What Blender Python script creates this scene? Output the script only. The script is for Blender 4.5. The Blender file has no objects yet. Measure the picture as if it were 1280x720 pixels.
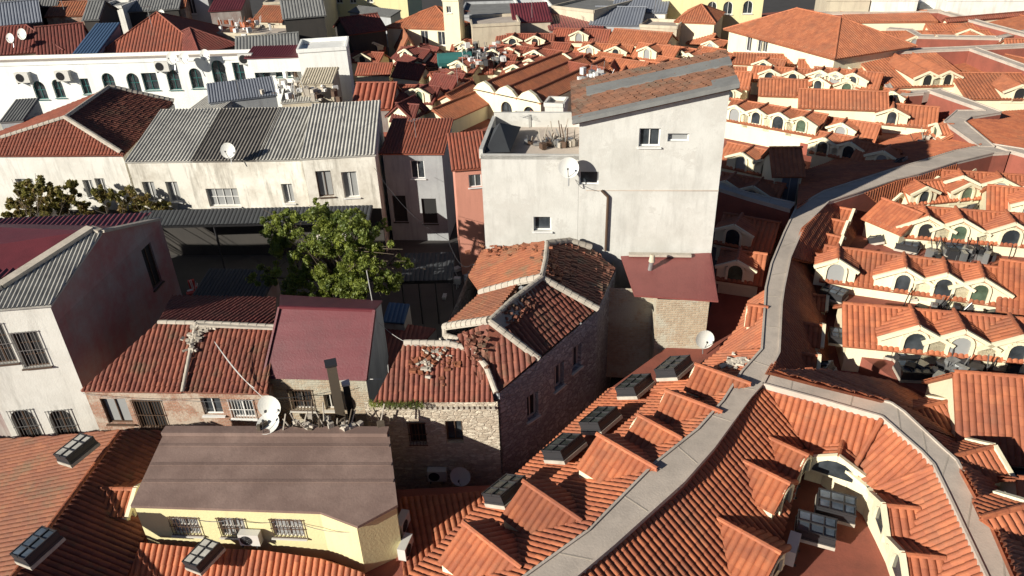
import bpy, math, random
from mathutils import Vector, Matrix
random.seed(7)
R=math.radians
C=bpy.context.scene.collection
# ---------------------------------------------------------------- camera
FPX=930.; PITCH=R(30); ROLL=R(2.1); H=27.
cam=bpy.data.cameras.new('camera'); co=bpy.data.objects.new('camera',cam); C.objects.link(co)
cam.sensor_width=36; cam.lens=FPX/1280*36; cam.clip_start=.5; cam.clip_end=3000
co.location=(0,0,H)
co.rotation_mode='QUATERNION'
co.rotation_quaternion=(Matrix.Rotation(R(90)-PITCH,3,'X')@Matrix.Rotation(-ROLL,3,'Z')).to_quaternion()
bpy.context.scene.camera=co
# ---------------------------------------------------------------- light
SUN_EL=R(22.5); SUN_TO=Vector((-.80,-.60,0)).normalized()      # horizontal direction towards the sun
w=bpy.data.worlds.new('World'); bpy.context.scene.world=w; w.use_nodes=True
nt=w.node_tree; sky=nt.nodes.new('ShaderNodeTexSky'); sky.sky_type='NISHITA'; sky.sun_disc=False; sky.air_density=.4; sky.dust_density=.3
sky.sun_elevation=SUN_EL; sky.sun_rotation=math.atan2(SUN_TO.x,SUN_TO.y)
bg=nt.nodes['Background']; bg.inputs[1].default_value=.05; nt.links.new(sky.outputs[0],bg.inputs[0])
sl=bpy.data.lights.new('sun','SUN'); sl.energy=5; sl.angle=R(.5); sl.color=(1,.93,.81)
so=bpy.data.objects.new('sun',sl); C.objects.link(so)
sd=Vector((SUN_TO.x*math.cos(SUN_EL),SUN_TO.y*math.cos(SUN_EL),math.sin(SUN_EL)))
so.rotation_mode='QUATERNION'; so.rotation_quaternion=sd.to_track_quat('Z','Y'); so.location=sd*200
vs=bpy.context.scene.view_settings; vs.view_transform='Standard'; vs.look='None'; vs.gamma=1; vs.use_curve_mapping=False
vs.exposure=.55
# ---------------------------------------------------------------- pixel <-> world
cp,sp=math.cos(PITCH),math.sin(PITCH); cr,sr=math.cos(ROLL),math.sin(ROLL)
CAM=Vector((0,0,H))
def ray(px,py):
    u=px-640; v=py-360; a=u*cr-v*sr; b=u*sr+v*cr
    return Vector((a,FPX*cp-b*sp,-FPX*sp-b*cp))
def P(px,py,z):
    d=ray(px,py); t=(z-H)/d.z; return Vector((d.x*t,d.y*t,z))
def proj(p):
    z=p[2]-H; f=p[1]*cp-z*sp; b=FPX*(-p[1]*sp-z*cp)/f; a=FPX*p[0]/f
    return 640+a*cr+b*sr, 360-a*sr+b*cr
def Zat(p,py):
    lo,hi=-20,26.8
    for _ in range(50):
        m=(lo+hi)/2
        if proj((p[0],p[1],m))[1]>py: lo=m
        else: hi=m
    return lo
def fitplane(a,b,c):
    n=(b-a).cross(c-a).normalized()
    if n.z<0: n=-n
    return n,n.dot(a)
def PP(px,py,pl,up=0):
    n,k=pl; d=ray(px,py); t=(k+up*n.z-n.dot(CAM))/n.dot(d); return CAM+d*t
def PV(px,py,a,b):       # ray meets the vertical plane through a,b
    n=Vector(((b-a).y,-(b-a).x,0)); d=ray(px,py); return CAM+d*(n.dot(a-CAM)/n.dot(d))
def zon(pl,x,y): n,k=pl; return (k-n.x*x-n.y*y)/n.z
def V(*a): return Vector(a)
# ---------------------------------------------------------------- materials
MATS={}
class N:
    def __init__(s,name):
        s.m=bpy.data.materials.new(name); s.m.use_nodes=True; s.t=s.m.node_tree; s.b=s.t.nodes['Principled BSDF']; MATS[name]=s.m
    def n(s,ty,**k):
        x=s.t.nodes.new('ShaderNode'+ty)
        for a,v in k.items():
            if a.startswith('i_'):
                a=a[2:]; a=int(a) if a.isdigit() else a.replace('_',' ')
                if hasattr(v,'is_output') : s.t.links.new(v,x.inputs[a])
                else: x.inputs[a].default_value=v
            else: setattr(x,a,v)
        return x
    def l(s,a,b): s.t.links.new(a,b)
    def math(s,op,a,b=0,c=0):
        return s.n('Math',operation=op,i_0=a,i_1=b,i_2=c).outputs[0]
    def mix(s,f,a,b,mode='MIX'):
        x=s.t.nodes.new('ShaderNodeMix'); x.data_type='RGBA'; x.blend_type=mode
        for i,v in ((0,f),(6,a),(7,b)):
            if hasattr(v,'is_output'): s.l(v,x.inputs[i])
            else: x.inputs[i].default_value=(v if i==0 else (*v,1) if len(v)==3 else v)
        return x.outputs[2]
    def ramp(s,f,a,b):
        return s.n('MapRange',i_0=f,i_1=a,i_2=b,clamp=True).outputs[0]
    def noise(s,scale,detail=4,vec=None,rough=.6):
        x=s.n('TexNoise',i_Scale=scale,i_Detail=detail,i_Roughness=rough)
        s.l(vec or s.pos(),x.inputs['Vector']); return x.outputs[0]
    def pos(s):
        if not hasattr(s,'_p'): s._p=s.n('NewGeometry').outputs['Position']
        return s._p
    def scaled(s,v,sc): return s.n('Vector'+'Math',operation='MULTIPLY',i_0=v,i_1=sc).outputs[0]
    def uv(s):
        if not hasattr(s,'_u'): s._u=s.n('UVMap').outputs[0]
        return s._u
    def bump(s,h,strength,dist=.02):
        b=s.n('Bump',i_Strength=strength,i_Distance=dist,i_Height=h); s.l(b.outputs[0],s.b.inputs['Normal'])
    def col(s,c):
        if hasattr(c,'is_output'): s.l(c,s.b.inputs['Base Color'])
        else: s.b.inputs['Base Color'].default_value=(*c,1)
    def rough(s,r): s.b.inputs['Roughness'].default_value=r; return s
def tile_mat(name,a,b,dark,moss,mossamt,w=.25,c=.38,rough=.75):
    m=N(name); u=m.uv(); s=m.n('SeparateXYZ',i_0=u)
    cx=m.math('FLOOR',m.math('DIVIDE',s.outputs[0],w)); cy=m.math('FLOOR',m.math('DIVIDE',s.outputs[1],c))
    cv=m.n('CombineXYZ',i_0=cx,i_1=cy); wn=m.n('TexWhiteNoise',i_Vector=cv.outputs[0]).outputs[0]
    cc=m.mix(wn,a,b)
    cc=m.mix(m.math('MULTIPLY',m.ramp(m.noise(.9,5),.45,.7),.5),cc,dark)
    cc=m.mix(m.math('MULTIPLY',m.ramp(m.noise(6,6),.5,.75),.35),cc,dark)
    cc=m.mix(m.math('MULTIPLY',m.ramp(m.noise(.6,6,rough=.75),.52,.66),mossamt),cc,moss)
    # lighter lime bloom
    cc=m.mix(m.math('MULTIPLY',m.ramp(m.noise(14,4),.58,.75),.22),cc,[min(1,x*1.4+.03) for x in a])
    oi=m.n('ObjectInfo').outputs['Random']; mr_=m.n('MapRange',i_0=oi,i_3=.82,i_4=1.1).outputs[0]
    cc=m.mix(m.math('MULTIPLY',m.ramp(m.noise(.25,6,rough=.7),.5,.64),.4),cc,dark)
    sc_=m.n('VectorMath',operation='SCALE',i_0=cc); m.l(mr_,sc_.inputs['Scale']); cc=sc_.outputs[0]
    m.col(cc); m.rough(rough)
    m.bump(m.math('ADD',m.noise(30,3),m.math('MULTIPLY',m.math('FRACT',m.math('DIVIDE',s.outputs[1],c)),1.2)),.5,.02)
    return m.m
ORANGE=tile_mat('roof_tile_orange',(.50,.165,.072),(.37,.11,.05),(.21,.07,.045),(.22,.13,.08),.35)
ORANGE2=tile_mat('roof_tile_pale',(.51,.18,.085),(.39,.13,.06),(.24,.09,.055),(.25,.15,.09),.3,w=.3,c=.42)
OLDRED=tile_mat('roof_tile_old_red',(.29,.095,.058),(.185,.055,.038),(.11,.05,.035),(.12,.105,.06),.6)
MOSSY=tile_mat('roof_tile_mossy',(.29,.10,.06),(.17,.07,.045),(.085,.065,.045),(.13,.125,.085),.95)
RUST=tile_mat('roof_tile_rusty',(.36,.13,.06),(.28,.09,.045),(.17,.075,.045),(.17,.125,.07),.7)
ROOFG=tile_mat('roof_tile_grey_brown',(.36,.17,.10),(.25,.12,.075),(.17,.12,.09),(.19,.17,.13),.8)
RED2=tile_mat('roof_tile_brick_red',(.36,.105,.06),(.28,.08,.045),(.18,.065,.045),(.17,.10,.07),.4)
MAROONT=tile_mat('roof_tile_maroon',(.22,.055,.04),(.17,.04,.03),(.11,.04,.03),(.12,.08,.05),.3)
def plaster(name,base,stain,amt=.5,streak=.5,patch=None,rough=.9,sc=.35,vary=True):
    m=N(name)
    c=m.mix(m.math('MULTIPLY',m.ramp(m.noise(sc,6,rough=.7),.42,.68),amt),base,stain)
    st=m.noise(1.0,5,m.scaled(m.pos(),(1.6,1.6,.22)),.7)
    c=m.mix(m.math('MULTIPLY',m.ramp(st,.5,.72),streak),c,[x*.62 for x in stain])
    if patch: c=m.mix(m.ramp(m.noise(.5,7,m.scaled(m.pos(),(1,1,1.3)),.75),.56,.585),c,patch)
    c=m.mix(m.math('MULTIPLY',m.ramp(m.noise(9,4),.5,.8),.2),c,[x*.7 for x in base])
    oi=m.n('ObjectInfo').outputs['Random']; mr_=m.n('MapRange',i_0=oi,i_3=.88,i_4=1.05).outputs[0]
    sc_=m.n('VectorMath',operation='SCALE',i_0=c); m.l(mr_,sc_.inputs['Scale']); c=sc_.outputs[0]
    m.col(c); m.rough(rough); m.bump(m.noise(12,6),.35,.03); return m.m
CREAM=plaster('plaster_cream',(.80,.74,.53),(.68,.60,.42),.3,.25)
YELLOW=plaster('plaster_yellow',(.74,.68,.38),(.64,.57,.33),.3,.25)
GREYP=plaster('plaster_grey',(.61,.61,.575),(.47,.465,.43),.9,.4,patch=(.53,.525,.49))
WHITEP=plaster('plaster_white',(.72,.71,.66),(.52,.50,.45),.6,.6)
WHITE2=plaster('plaster_bright_white',(.82,.83,.80),(.66,.66,.62),.35,.3)
AGED=plaster('plaster_aged',(.80,.78,.70),(.47,.43,.36),.9,.9)
SALMON=plaster('plaster_salmon',(.58,.26,.19),(.50,.22,.16),.4,.3)
DARKP=plaster('plaster_weathered',(.30,.27,.25),(.20,.12,.11),.9,.6)
PINKP=plaster('plaster_worn_pink',(.34,.14,.14),(.34,.31,.30),1.0,.5,sc=.25)
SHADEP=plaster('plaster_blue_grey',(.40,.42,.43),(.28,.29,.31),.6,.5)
BEIGE=plaster('plaster_beige',(.56,.50,.38),(.42,.36,.28),.6,.5)
CONCJ=plaster('concrete_joint',(.42,.37,.31),(.34,.30,.25),.7,.1)
CONC=plaster('concrete',(.54,.47,.40),(.40,.35,.30),.9,.3,sc=.45)
MORTAR=plaster('mortar',(.50,.45,.38),(.33,.30,.25),.8,.2,sc=2)
MEMB=plaster('brown_membrane',(.185,.125,.105),(.27,.19,.16),1.0,.6,rough=.6,sc=.5)
MAROON=plaster('maroon_sheet',(.15,.028,.036),(.105,.022,.028),.9,.2,rough=.55,sc=.5)
REDMETAL=plaster('red_sheet',(.27,.085,.075),(.21,.065,.06),.6,.2,rough=.5,sc=.5)
DECK=plaster('red_deck',(.30,.09,.06),(.20,.065,.045),.8,.1,sc=.8)
PAVE=plaster('paving',(.055,.052,.05),(.035,.034,.033),.7,.1)  # very dark tone puts the courtyard's shade into the ground
GREYROOF=plaster('grey_felt',(.20,.205,.20),(.13,.13,.13),.7,.2,sc=.7)
BLUEROOF=plaster('blue_sheet',(.055,.10,.18),(.04,.08,.14),.5,.1,rough=.5)
STEEL=plaster('steel_roof',(.22,.24,.28),(.15,.17,.21),.6,.1,rough=.5)
SLATE=plaster('dark_sheet',(.045,.05,.055),(.03,.03,.035),.6,.3,rough=.7)  # near-black tone puts courtyard shade into the awnings; also the stair roof
GREEN=plaster('green_tarp',(.03,.16,.15),(.02,.11,.11),.5,.1)
WOODSHADE=plaster('dark_wood_and_shade',(.05,.045,.04),(.03,.03,.03),.5,.4)  # dark wood; also carries shade on the courtyard panel and far shaded walls
CORR=plaster('fibre_cement',(.47,.46,.42),(.30,.29,.27),.8,.5,sc=.8)
CORRD=plaster('fibre_cement_dark',(.19,.175,.155),(.12,.11,.10),.8,.5,sc=.8)
def simple(name,c,r=.6,metal=0,spec=.5):
    m=N(name); m.col(m.mix(m.math('MULTIPLY',m.noise(5,4),.5),c,[x*.72 for x in c])); m.rough(r); m.b.inputs['Metallic'].default_value=metal; return m.m
WPAINT=simple('white_paint',(.78,.78,.76),.45); DISHM=simple('dish_paint',(.70,.70,.66),.4)
FRAME=simple('frame_paint',(.62,.60,.55),.5); RUSTM=simple('rusty_iron',(.12,.075,.05),.7,.3)
GALV=simple('galvanised',(.42,.43,.43),.35,.7); DARKM=simple('dark_metal',(.045,.045,.05),.5,.3)
AC=simple('ac_casing',(.62,.61,.57),.5); BARK=simple('bark',(.11,.085,.06),.9)
LINE=simple('white_line',(.5,.5,.48),.6); BLUEP=simple('blue_plastic',(.05,.13,.30),.4)
REDF=simple('red_cloth',(.5,.06,.05),.8); WHITEF=simple('white_cloth',(.75,.72,.68),.8)
def glass(name,c,r):
    m=N(name); m.col(m.mix(m.ramp(m.noise(1.2,3),.4,.7),c,[x*2.2+.01 for x in c])); m.rough(r); m.b.inputs['Specular IOR Level'].default_value=.7
    m.bump(m.noise(1.5,2),.15,.05); return m.m
PANE=glass('window_glass',(.025,.03,.035),.12); SKYG=glass('skylight_glass',(.03,.035,.032),.2); SKYB=glass('skylight_glass_blue',(.05,.065,.085),.25)
GREENG=glass('window_glass_green',(.05,.075,.05),.2)
CURT=simple('curtained_glass',(.32,.33,.33),.3); DARK=simple('dark_interior',(.015,.015,.016),.8)
def brick(name,c1,c2,mort,w,h,patch,pamt,distort=.0,bs=.6):
    m=N(name); v=m.uv()
    if distort:
        nz=m.n('TexNoise',i_Scale=2.2,i_Detail=3); m.l(v,nz.inputs['Vector'])
        v=m.n('VectorMath',operation='ADD',i_0=v,i_1=m.scaled(nz.outputs[1],(distort,distort,0))).outputs[0]
    b=m.n('TexBrick',i_Color1=(*c1,1),i_Color2=(*c2,1),i_Mortar=(*mort,1),i_Scale=1.0); b.offset=.5
    b.inputs['Mortar Size'].default_value=.012 if not distort else .03; b.inputs['Brick Width'].default_value=w; b.inputs['Row Height'].default_value=h
    b.inputs['Mortar Smooth'].default_value=.4; b.inputs['Bias'].default_value=0
    m.l(v,b.inputs['Vector'])
    c=m.mix(m.math('MULTIPLY',m.ramp(m.noise(4,6),.4,.75),.55),b.outputs[0],[x*.55 for x in c2])
    c=m.mix(m.math('MULTIPLY',m.ramp(m.noise(.55,7,rough=.75),.48,.56),pamt),c,patch)
    m.col(c); m.rough(.92)
    m.bump(m.math('SUBTRACT',m.math('MULTIPLY',m.noise(7,6),1.),m.math('MULTIPLY',b.outputs[1],.8)),bs,.05); return m.m
BRICK=brick('brick_red',(.42,.20,.13),(.33,.16,.10),(.42,.37,.30),.24,.085,(.50,.43,.35),.8)
PALEB=brick('brick_pale',(.52,.40,.28),(.42,.30,.21),(.45,.40,.32),.30,.09,(.46,.38,.28),.7,.03)
STONE=None
def rubble(name,c1,c2,mort,sx,sz,bs=1.):
    m=N(name); v=m.scaled(m.pos(),(sx,sx,sz)); nz=m.n('TexNoise',i_Scale=1.5,i_Detail=2); m.l(v,nz.inputs['Vector'])
    v=m.n('VectorMath',operation='ADD',i_0=v,i_1=m.scaled(nz.outputs[1],(.5,.5,.35))).outputs[0]
    a=m.n('TexVoronoi'); m.l(v,a.inputs['Vector']); a.inputs['Scale'].default_value=1; e=m.n('TexVoronoi',feature='DISTANCE_TO_EDGE'); m.l(v,e.inputs['Vector']); e.inputs['Scale'].default_value=1
    sp_=m.n('SeparateXYZ',i_0=a.outputs['Color'])
    c=m.mix(sp_.outputs[0],c1,c2); ed=m.ramp(e.outputs[0],.03,.1)
    c=m.mix(ed,mort,c); c=m.mix(m.math('MULTIPLY',m.ramp(m.noise(5,6),.4,.75),.5),c,[x*.5 for x in c2])
    c=m.mix(m.math('MULTIPLY',m.ramp(m.noise(.5,6,rough=.7),.5,.6),.45),c,mort)
    m.col(c); m.rough(.95); m.bump(m.math('ADD',m.math('MULTIPLY',ed,.8),m.noise(8,5)),bs,.06); return m.m
STONE=rubble('stone_courses',(.74,.68,.55),(.46,.39,.30),(.55,.46,.36),3.0,7.5,.8)
RUBBLE=rubble('stone_rubble',(.50,.52,.54),(.29,.30,.32),(.24,.245,.255),3.0,5.6)
STONE2=brick('stone_brick_mix',(.50,.39,.27),(.40,.29,.20),(.42,.37,.28),.33,.11,(.44,.42,.34),.9,.05)
def leaf(name,a,b):
    m=N(name); oi=m.n('TexNoise',i_Scale=1.3,i_Detail=2); m.l(m.pos(),oi.inputs['Vector'])
    m.col(m.mix(m.ramp(oi.outputs[0],.35,.65),a,b)); m.rough(.55)
    m.b.inputs['Transmission Weight'].default_value=0
    tr=m.n('BsdfTranslucent'); tr.inputs[0].default_value=(*[x*1.3 for x in a],1)
    mx=m.n('MixShader',i_0=.3); out=m.t.nodes['Material Output']
    m.l(m.b.outputs[0],mx.inputs[1]); m.l(tr.outputs[0],mx.inputs[2]); m.l(mx.outputs[0],out.inputs[0]); return m.m
LEAF=leaf('leaves_green',(.25,.29,.05),(.09,.13,.03)); LEAF2=leaf('leaves_autumn',(.24,.23,.06),(.20,.12,.04))
# ---------------------------------------------------------------- object helpers
def origin(o):
    p=V(0,0,0)
    while o: p=p+o.location; o=o.parent
    return p
class MB:
    def __init__(s): s.v=[]; s.f=[]; s.u=[]
    def face(s,pts,uv=None):
        i=len(s.v); s.v+=[Vector(p) for p in pts]; s.f.append(list(range(i,i+len(pts))))
        if uv is None:
            n=V(0,0,0)
            for a,b in zip(pts,list(pts[1:])+[pts[0]]): n+=Vector(a).cross(Vector(b))
            if n.length>1e-9: n.normalize()
            if abs(n.z)>.85: uv=[(p[0],p[1]) for p in pts]
            else:
                t=V(-n.y,n.x,0).normalized(); uv=[(Vector(p).dot(t),p[2]) for p in pts]
        s.u.append(uv)
    def box(s,c,sx,sy,sz,rz=0,rot=None):      # centre, full sizes
        M=rot or Matrix.Rotation(rz,3,'Z'); c=Vector(c)
        q=[c+M@V(x*sx/2,y*sy/2,z*sz/2) for x in(-1,1) for y in(-1,1) for z in(-1,1)]
        for a in((0,1,3,2),(4,6,7,5),(0,4,5,1),(2,3,7,6),(0,2,6,4),(1,5,7,3)): s.face([q[i] for i in a])
    def bar(s,a,b,wd,ht,up=(0,0,1)):
        a=Vector(a);b=Vector(b);d=(b-a); L=d.length
        if L<1e-6:return
        d/=L; up=Vector(up); x=d.cross(up)
        if x.length<1e-4: x=d.cross(V(1,0,0))
        x.normalize(); y=x.cross(d)
        s.box((a+b)/2,wd,L,ht,rot=Matrix((x,d,y)).transposed())
    def tube(s,a,b,r0,r1=None,n=8,caps=True):
        r1=r0 if r1 is None else r1; a=Vector(a);b=Vector(b);d=(b-a).normalized()
        x=d.cross(V(0,0,1))
        if x.length<1e-3:x=V(1,0,0)
        x.normalize();y=d.cross(x)
        A=[a+(x*math.cos(t)+y*math.sin(t))*r0 for t in [2*math.pi*i/n for i in range(n)]]
        B=[b+(x*math.cos(t)+y*math.sin(t))*r1 for t in [2*math.pi*i/n for i in range(n)]]
        for i in range(n): j=(i+1)%n; s.face([A[i],A[j],B[j],B[i]])
        if caps: s.face(B); s.face(A[::-1])
    def build(s,name,mat,parent=None,smooth=False):
        o0=origin(parent); me=bpy.data.meshes.new(name); me.from_pydata([v-o0 for v in s.v],[],s.f)
        ul=me.uv_layers.new(name='UVMap'); k=0
        fl=[c for u in s.u for q in u for c in q[:2]]
        ul.data.foreach_set('uv',fl); me.materials.append(mat)
        if smooth:
            me.polygons.foreach_set('use_smooth',[True]*len(me.polygons))
        me.update(); o=bpy.data.objects.new(name,me); C.objects.link(o); o.parent=parent; return o
def thing(name,label,cat,loc,group=None,rz=0):
    o=bpy.data.objects.new(name,None); C.objects.link(o); o.location=loc; o.rotation_euler=(0,0,rz); o.empty_display_size=.3
    o['label']=label; o['category']=cat
    if group:o['group']=group
    return o
def tag(o,label,cat,group=None):
    o['label']=label;o['category']=cat
    if group:o['group']=group
    return o
def struct(o): o['kind']='structure'; return o
def copy_tree(o,parent=None):
    c=o.copy(); C.objects.link(c); c.parent=parent
    for ch in o.children: copy_tree(ch,c)
    return c
# ---- tiled / corrugated sheet over a flat polygon
def sheet(mb,pts,w=.25,amp=.045,n=6,course=.38,jit=.0,thick=.1,down=None,step=.02,prof='roll'):
    pts=[Vector(p) for p in pts]; nn=V(0,0,0)
    for a,b in zip(pts,pts[1:]+pts[:1]): nn+=a.cross(b)
    nn.normalize()
    if nn.z<0: nn=-nn; pts=pts[::-1]
    c0=sum(pts,V(0,0,0))/len(pts)
    d=Vector(down) if down is not None else V(nn.x,nn.y,0)
    if d.length<1e-3: d=V(0,-1,0)
    d=(d-nn*d.dot(nn)).normalized(); s=nn.cross(d)
    # in-plane coordinates with a world-stable phase
    q=[((p-c0).dot(s),(p-c0).dot(d)) for p in pts]
    a0,a1=min(x[0] for x in q),max(x[0] for x in q); b0,b1=min(x[1] for x in q),max(x[1] for x in q)
    st=w/n
    def iv(a):
        xs=[]
        for (x0,y0),(x1,y1) in zip(q,q[1:]+q[:1]):
            if (x0<=a<x1) or (x1<=a<x0): xs.append(y0+(a-x0)/(x1-x0)*(y1-y0))
        xs.sort(); return [(xs[i],xs[i+1]) for i in range(0,len(xs)-1,2)]
    def hgt(k):
        t=(k%n)/n
        if prof=='roll': return amp*(abs(math.sin(math.pi*t))**.7*1.6-.5)
        if prof=='sine': return amp*math.sin(2*math.pi*t)
        return 0
    K=int((a1-a0)/st)
    rnd=random.Random(int(abs(c0.x*13+c0.y*7))+5)
    jt={}
    for k in range(K+1):
        xa=a0+k*st; xb=min(a0+(k+1)*st,a1); 
        A=iv(xa+1e-5); B=iv(xb-1e-5)
        if len(A)!=len(B): continue
        ha,hb=hgt(k),hgt(k+1); col=k//n
        for (p0,p1),(r0,r1) in zip(A,B):
            if course is None:
                segs=[(p0,p1,r0,r1,0,0)]
            else:
                lo=min(p0,r0)-b0; hi=max(p1,r1)-b0; segs=[]
                for j in range(int(lo//course),int(hi//course)+1):
                    y0=b0+j*course; y1=y0+course
                    e=(max(p0,y0),min(p1,y1),max(r0,y0),min(r1,y1))
                    if e[1]<=e[0] and e[3]<=e[2]: continue
                    e=(e[0],max(e[0],e[1]),e[2],max(e[2],e[3]))
                    if (col,j) not in jt: jt[(col,j)]=(rnd.uniform(-jit,jit),rnd.uniform(-jit,jit))
                    segs.append((*e,j,1))
            for (y0,y1,z0,z1,j,f) in segs:
                ja,jb=jt.get((col,j),(0,0)) if f else (0,0)
                o0=ja; o1=(step if f else 0)+jb
                fs=[(xa,y0,ha+o0),(xb,z0,hb+o0),(xb,z1,hb+o1),(xa,y1,ha+o1)]
                P4=[c0+s*x+d*y+nn*h for x,y,h in fs]
                mb.face(P4[::-1],[(x-a0,y-b0) for x,y,h in fs][::-1])
    lo=[p-nn*(amp*.8+.01) for p in pts]; lb=[p-nn*(amp+thick) for p in pts]
    mb.face(lo); mb.face(lb[::-1])
    m=len(pts)
    for i in range(m):
        j=(i+1)%m; mb.face([lb[i],lb[j],lo[j],lo[i]])
def caps(mb,a,b,r=.11,seg=.42,n=5):       # row of half round ridge tiles
    a=Vector(a);b=Vector(b); L=(b-a).length
    if L<.2:return
    k=max(1,int(L/seg)); d=(b-a)/k
    x=d.normalized().cross(V(0,0,1)); 
    if x.length<1e-3: return
    x.normalize(); y=x.cross(d.normalized())
    for i in range(k):
        p=a+d*i; q2=a+d*(i+1.06); r0=r*.92; r1=r*1.06
        A=[p+(x*math.cos(t)+y*math.sin(t))*r0 for t in [math.pi*j/n for j in range(n+1)]]
        B=[q2+(x*math.cos(t)+y*math.sin(t))*r1 for t in [math.pi*j/n for j in range(n+1)]]
        for j in range(n): mb.face([A[j],A[j+1],B[j+1],B[j]])
        mb.face(B)
# ---- wall panel with holes.  p0->p1 seen from outside left to right
def wall_panel(mb,p0,p1,zb,holes=(),zt0=None,zt1=None,rev=.18):
    """holes: (u0,u1,z0,z1,arch)"""
    zt0=p0.z if zt0 is None else zt0; zt1=p1.z if zt1 is None else zt1
    L=(V(p1.x,p1.y,0)-V(p0.x,p0.y,0)).length; dx=(V(p1.x,p1.y,0)-V(p0.x,p0.y,0))/L
    inn=V(-dx.y,dx.x,0)      # inward (outside is to the right of p0->p1 ... front faces -inn)
    def W(u,z,dep=0): return V(p0.x,p0.y,0)+dx*u+V(0,0,z)+inn*dep
    top=lambda u: zt0+(zt1-zt0)*u/L
    hs=[h for h in holes if h[0]>.02 and h[1]<L-.02 and h[3]<min(top(h[0]),top(h[1]))-.02 and h[2]>=zb-.001]
    us=sorted({0,L}|{h[0] for h in hs}|{h[1] for h in hs}); zs=sorted({zb}|{h[2] for h in hs}|{h[3] for h in hs})
    for a,b in zip(us,us[1:]):
        if b-a<1e-5: continue
        for i,z in enumerate(zs):
            z1=zs[i+1] if i+1<len(zs) else None
            if z1 is not None and z1-z<1e-5: continue
            cu=(a+b)/2
            if z1 is not None and any(h[0]<cu<h[1] and h[2]<(z+z1)/2<h[3] for h in hs): continue
            ta=z1 if z1 is not None else top(a); tb=z1 if z1 is not None else top(b)
            q=[W(a,z),W(b,z),W(b,tb),W(a,ta)]
            mb.face(q,[(a,z),(b,z),(b,tb),(a,ta)])
    for (u0,u1,z0,z1,arch) in hs:
        if arch:
            r=(u1-u0)/2; rz=min(r,(z1-z0)*.6); cz=z1-rz; n=10
            arc=[(u0+r-r*math.cos(math.pi*i/n),cz+rz*math.sin(math.pi*i/n)) for i in range(n+1)]
            for i in range(n):
                a,b=arc[i],arc[i+1]; q=[a,b,(b[0],z1),(a[0],z1)]
                mb.face([W(*x) for x in q],q)
                mb.face([W(*a),W(*a,rev),W(*b,rev),W(*b)])
            edge=[(u0,cz),(u0,z0),(u1,z0),(u1,cz)]
        else: edge=[(u0,z1),(u0,z0),(u1,z0),(u1,z1),(u0,z1)]
        for a,b in zip(edge,edge[1:]): mb.face([W(*a),W(*b),W(*b,rev),W(*a,rev)])
    return W,hs
def window(parent,W,h,fm,pm,name='window',bars=(1,1),sill=True,rev=.18,grille=None,fw=.07):
    u0,u1,z0,z1,arch=h; mb=MB(); d=rev-.06
    def rail(a,b,wd=fw,dd=d): mb.bar(W(*a,dd),W(*b,dd),wd,.05,up=W(0,0,1)-W(0,0,0))
    e=fw/2
    rail((u0+e,z0),(u0+e,z1 if not arch else z1-(u1-u0)/2)); rail((u1-e,z0),(u1-e,z1 if not arch else z1-(u1-u0)/2)); rail((u0+fw,z0+e),(u1-fw,z0+e))
    if arch:
        r=(u1-u0)/2; rz=min(r,(z1-z0)*.6); cz=z1-rz; n=8
        arc=[(u0+r-(r-e)*math.cos(math.pi*i/n),cz+(rz-e)*math.sin(math.pi*i/n)) for i in range(n+1)]
        for a,b in zip(arc,arc[1:]): rail(a,b)
    else: rail((u0+fw,z1-e),(u1-fw,z1-e))
    for i in range(bars[0]):
        u=u0+(u1-u0)*(i+1)/(bars[0]+1); rail((u,z0+fw),(u,z1-fw),.045,d+.004)
    for i in range(bars[1]):
        z=z0+(z1-z0)*(i+1)/(bars[1]+1); rail((u0+fw,z),(u1-fw,z),.04,d+.008)
    if sill: mb.box(W((u0+u1)/2,z0-.04,-.03),(u1-u0)+.16,.2,.06,rz=math.atan2((W(1,0)-W(0,0)).y,(W(1,0)-W(0,0)).x))
    f=mb.build(name,fm,parent)
    pb=MB(); pb.face([W(u0-.01,z0-.01,rev-.02),W(u1+.01,z0-.01,rev-.02),W(u1+.01,z1+.01,rev-.02),W(u0-.01,z1+.01,rev-.02)]); pb.build('pane',pm,f)
    if grille:
        g=MB(); nb=max(3,int((u1-u0)/.14))
        for i in range(nb+1):
            u=u0+(u1-u0)*i/nb; g.bar(W(u,z0-.05,-.06),W(u,z1+.05,-.06),.022,.022)
        for z in (z0,(z0+z1)/2,z1): g.bar(W(u0-.05,z,-.06),W(u1+.05,z,-.06),.022,.03)
        g.build('grille',grille,f)
    return f
def holes_px(p0,p1,wins):
    """wins: (px,py,w,h,arch[,opts]) with px,py the window's centre in the photograph"""
    L=(V(p1.x,p1.y,0)-V(p0.x,p0.y,0)); l=L.length; dx=L/l; out=[]
    for w_ in wins:
        q=PV(w_[0],w_[1],p0,p1); u=(q-p0).dot(dx); out.append((u-w_[2]/2,u+w_[2]/2,q.z-w_[3]/2,q.z+w_[3]/2,w_[4]))
    return out
def facade(parent,p0,p1,zb,wins=(),mat=CREAM,fm=WPAINT,pm=PANE,bars=(1,0),name='wall',rev=.18,zt0=None,zt1=None,grille=None,wname='window',sill=True):
    mb=MB(); hs=holes_px(p0,p1,wins); W,ok=wall_panel(mb,p0,p1,zb,hs,zt0,zt1,rev)
    o=mb.build(name,mat,parent)
    for h,w_ in zip(hs,wins):
        if h in ok: 
            op=w_[5] if len(w_)>5 else {}
            window(parent,W,h,op.get('fm',fm),op.get('pm',pm),op.get('name',wname),op.get('bars',bars),op.get('sill',sill),rev,op.get('grille',grille))
    return W
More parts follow.
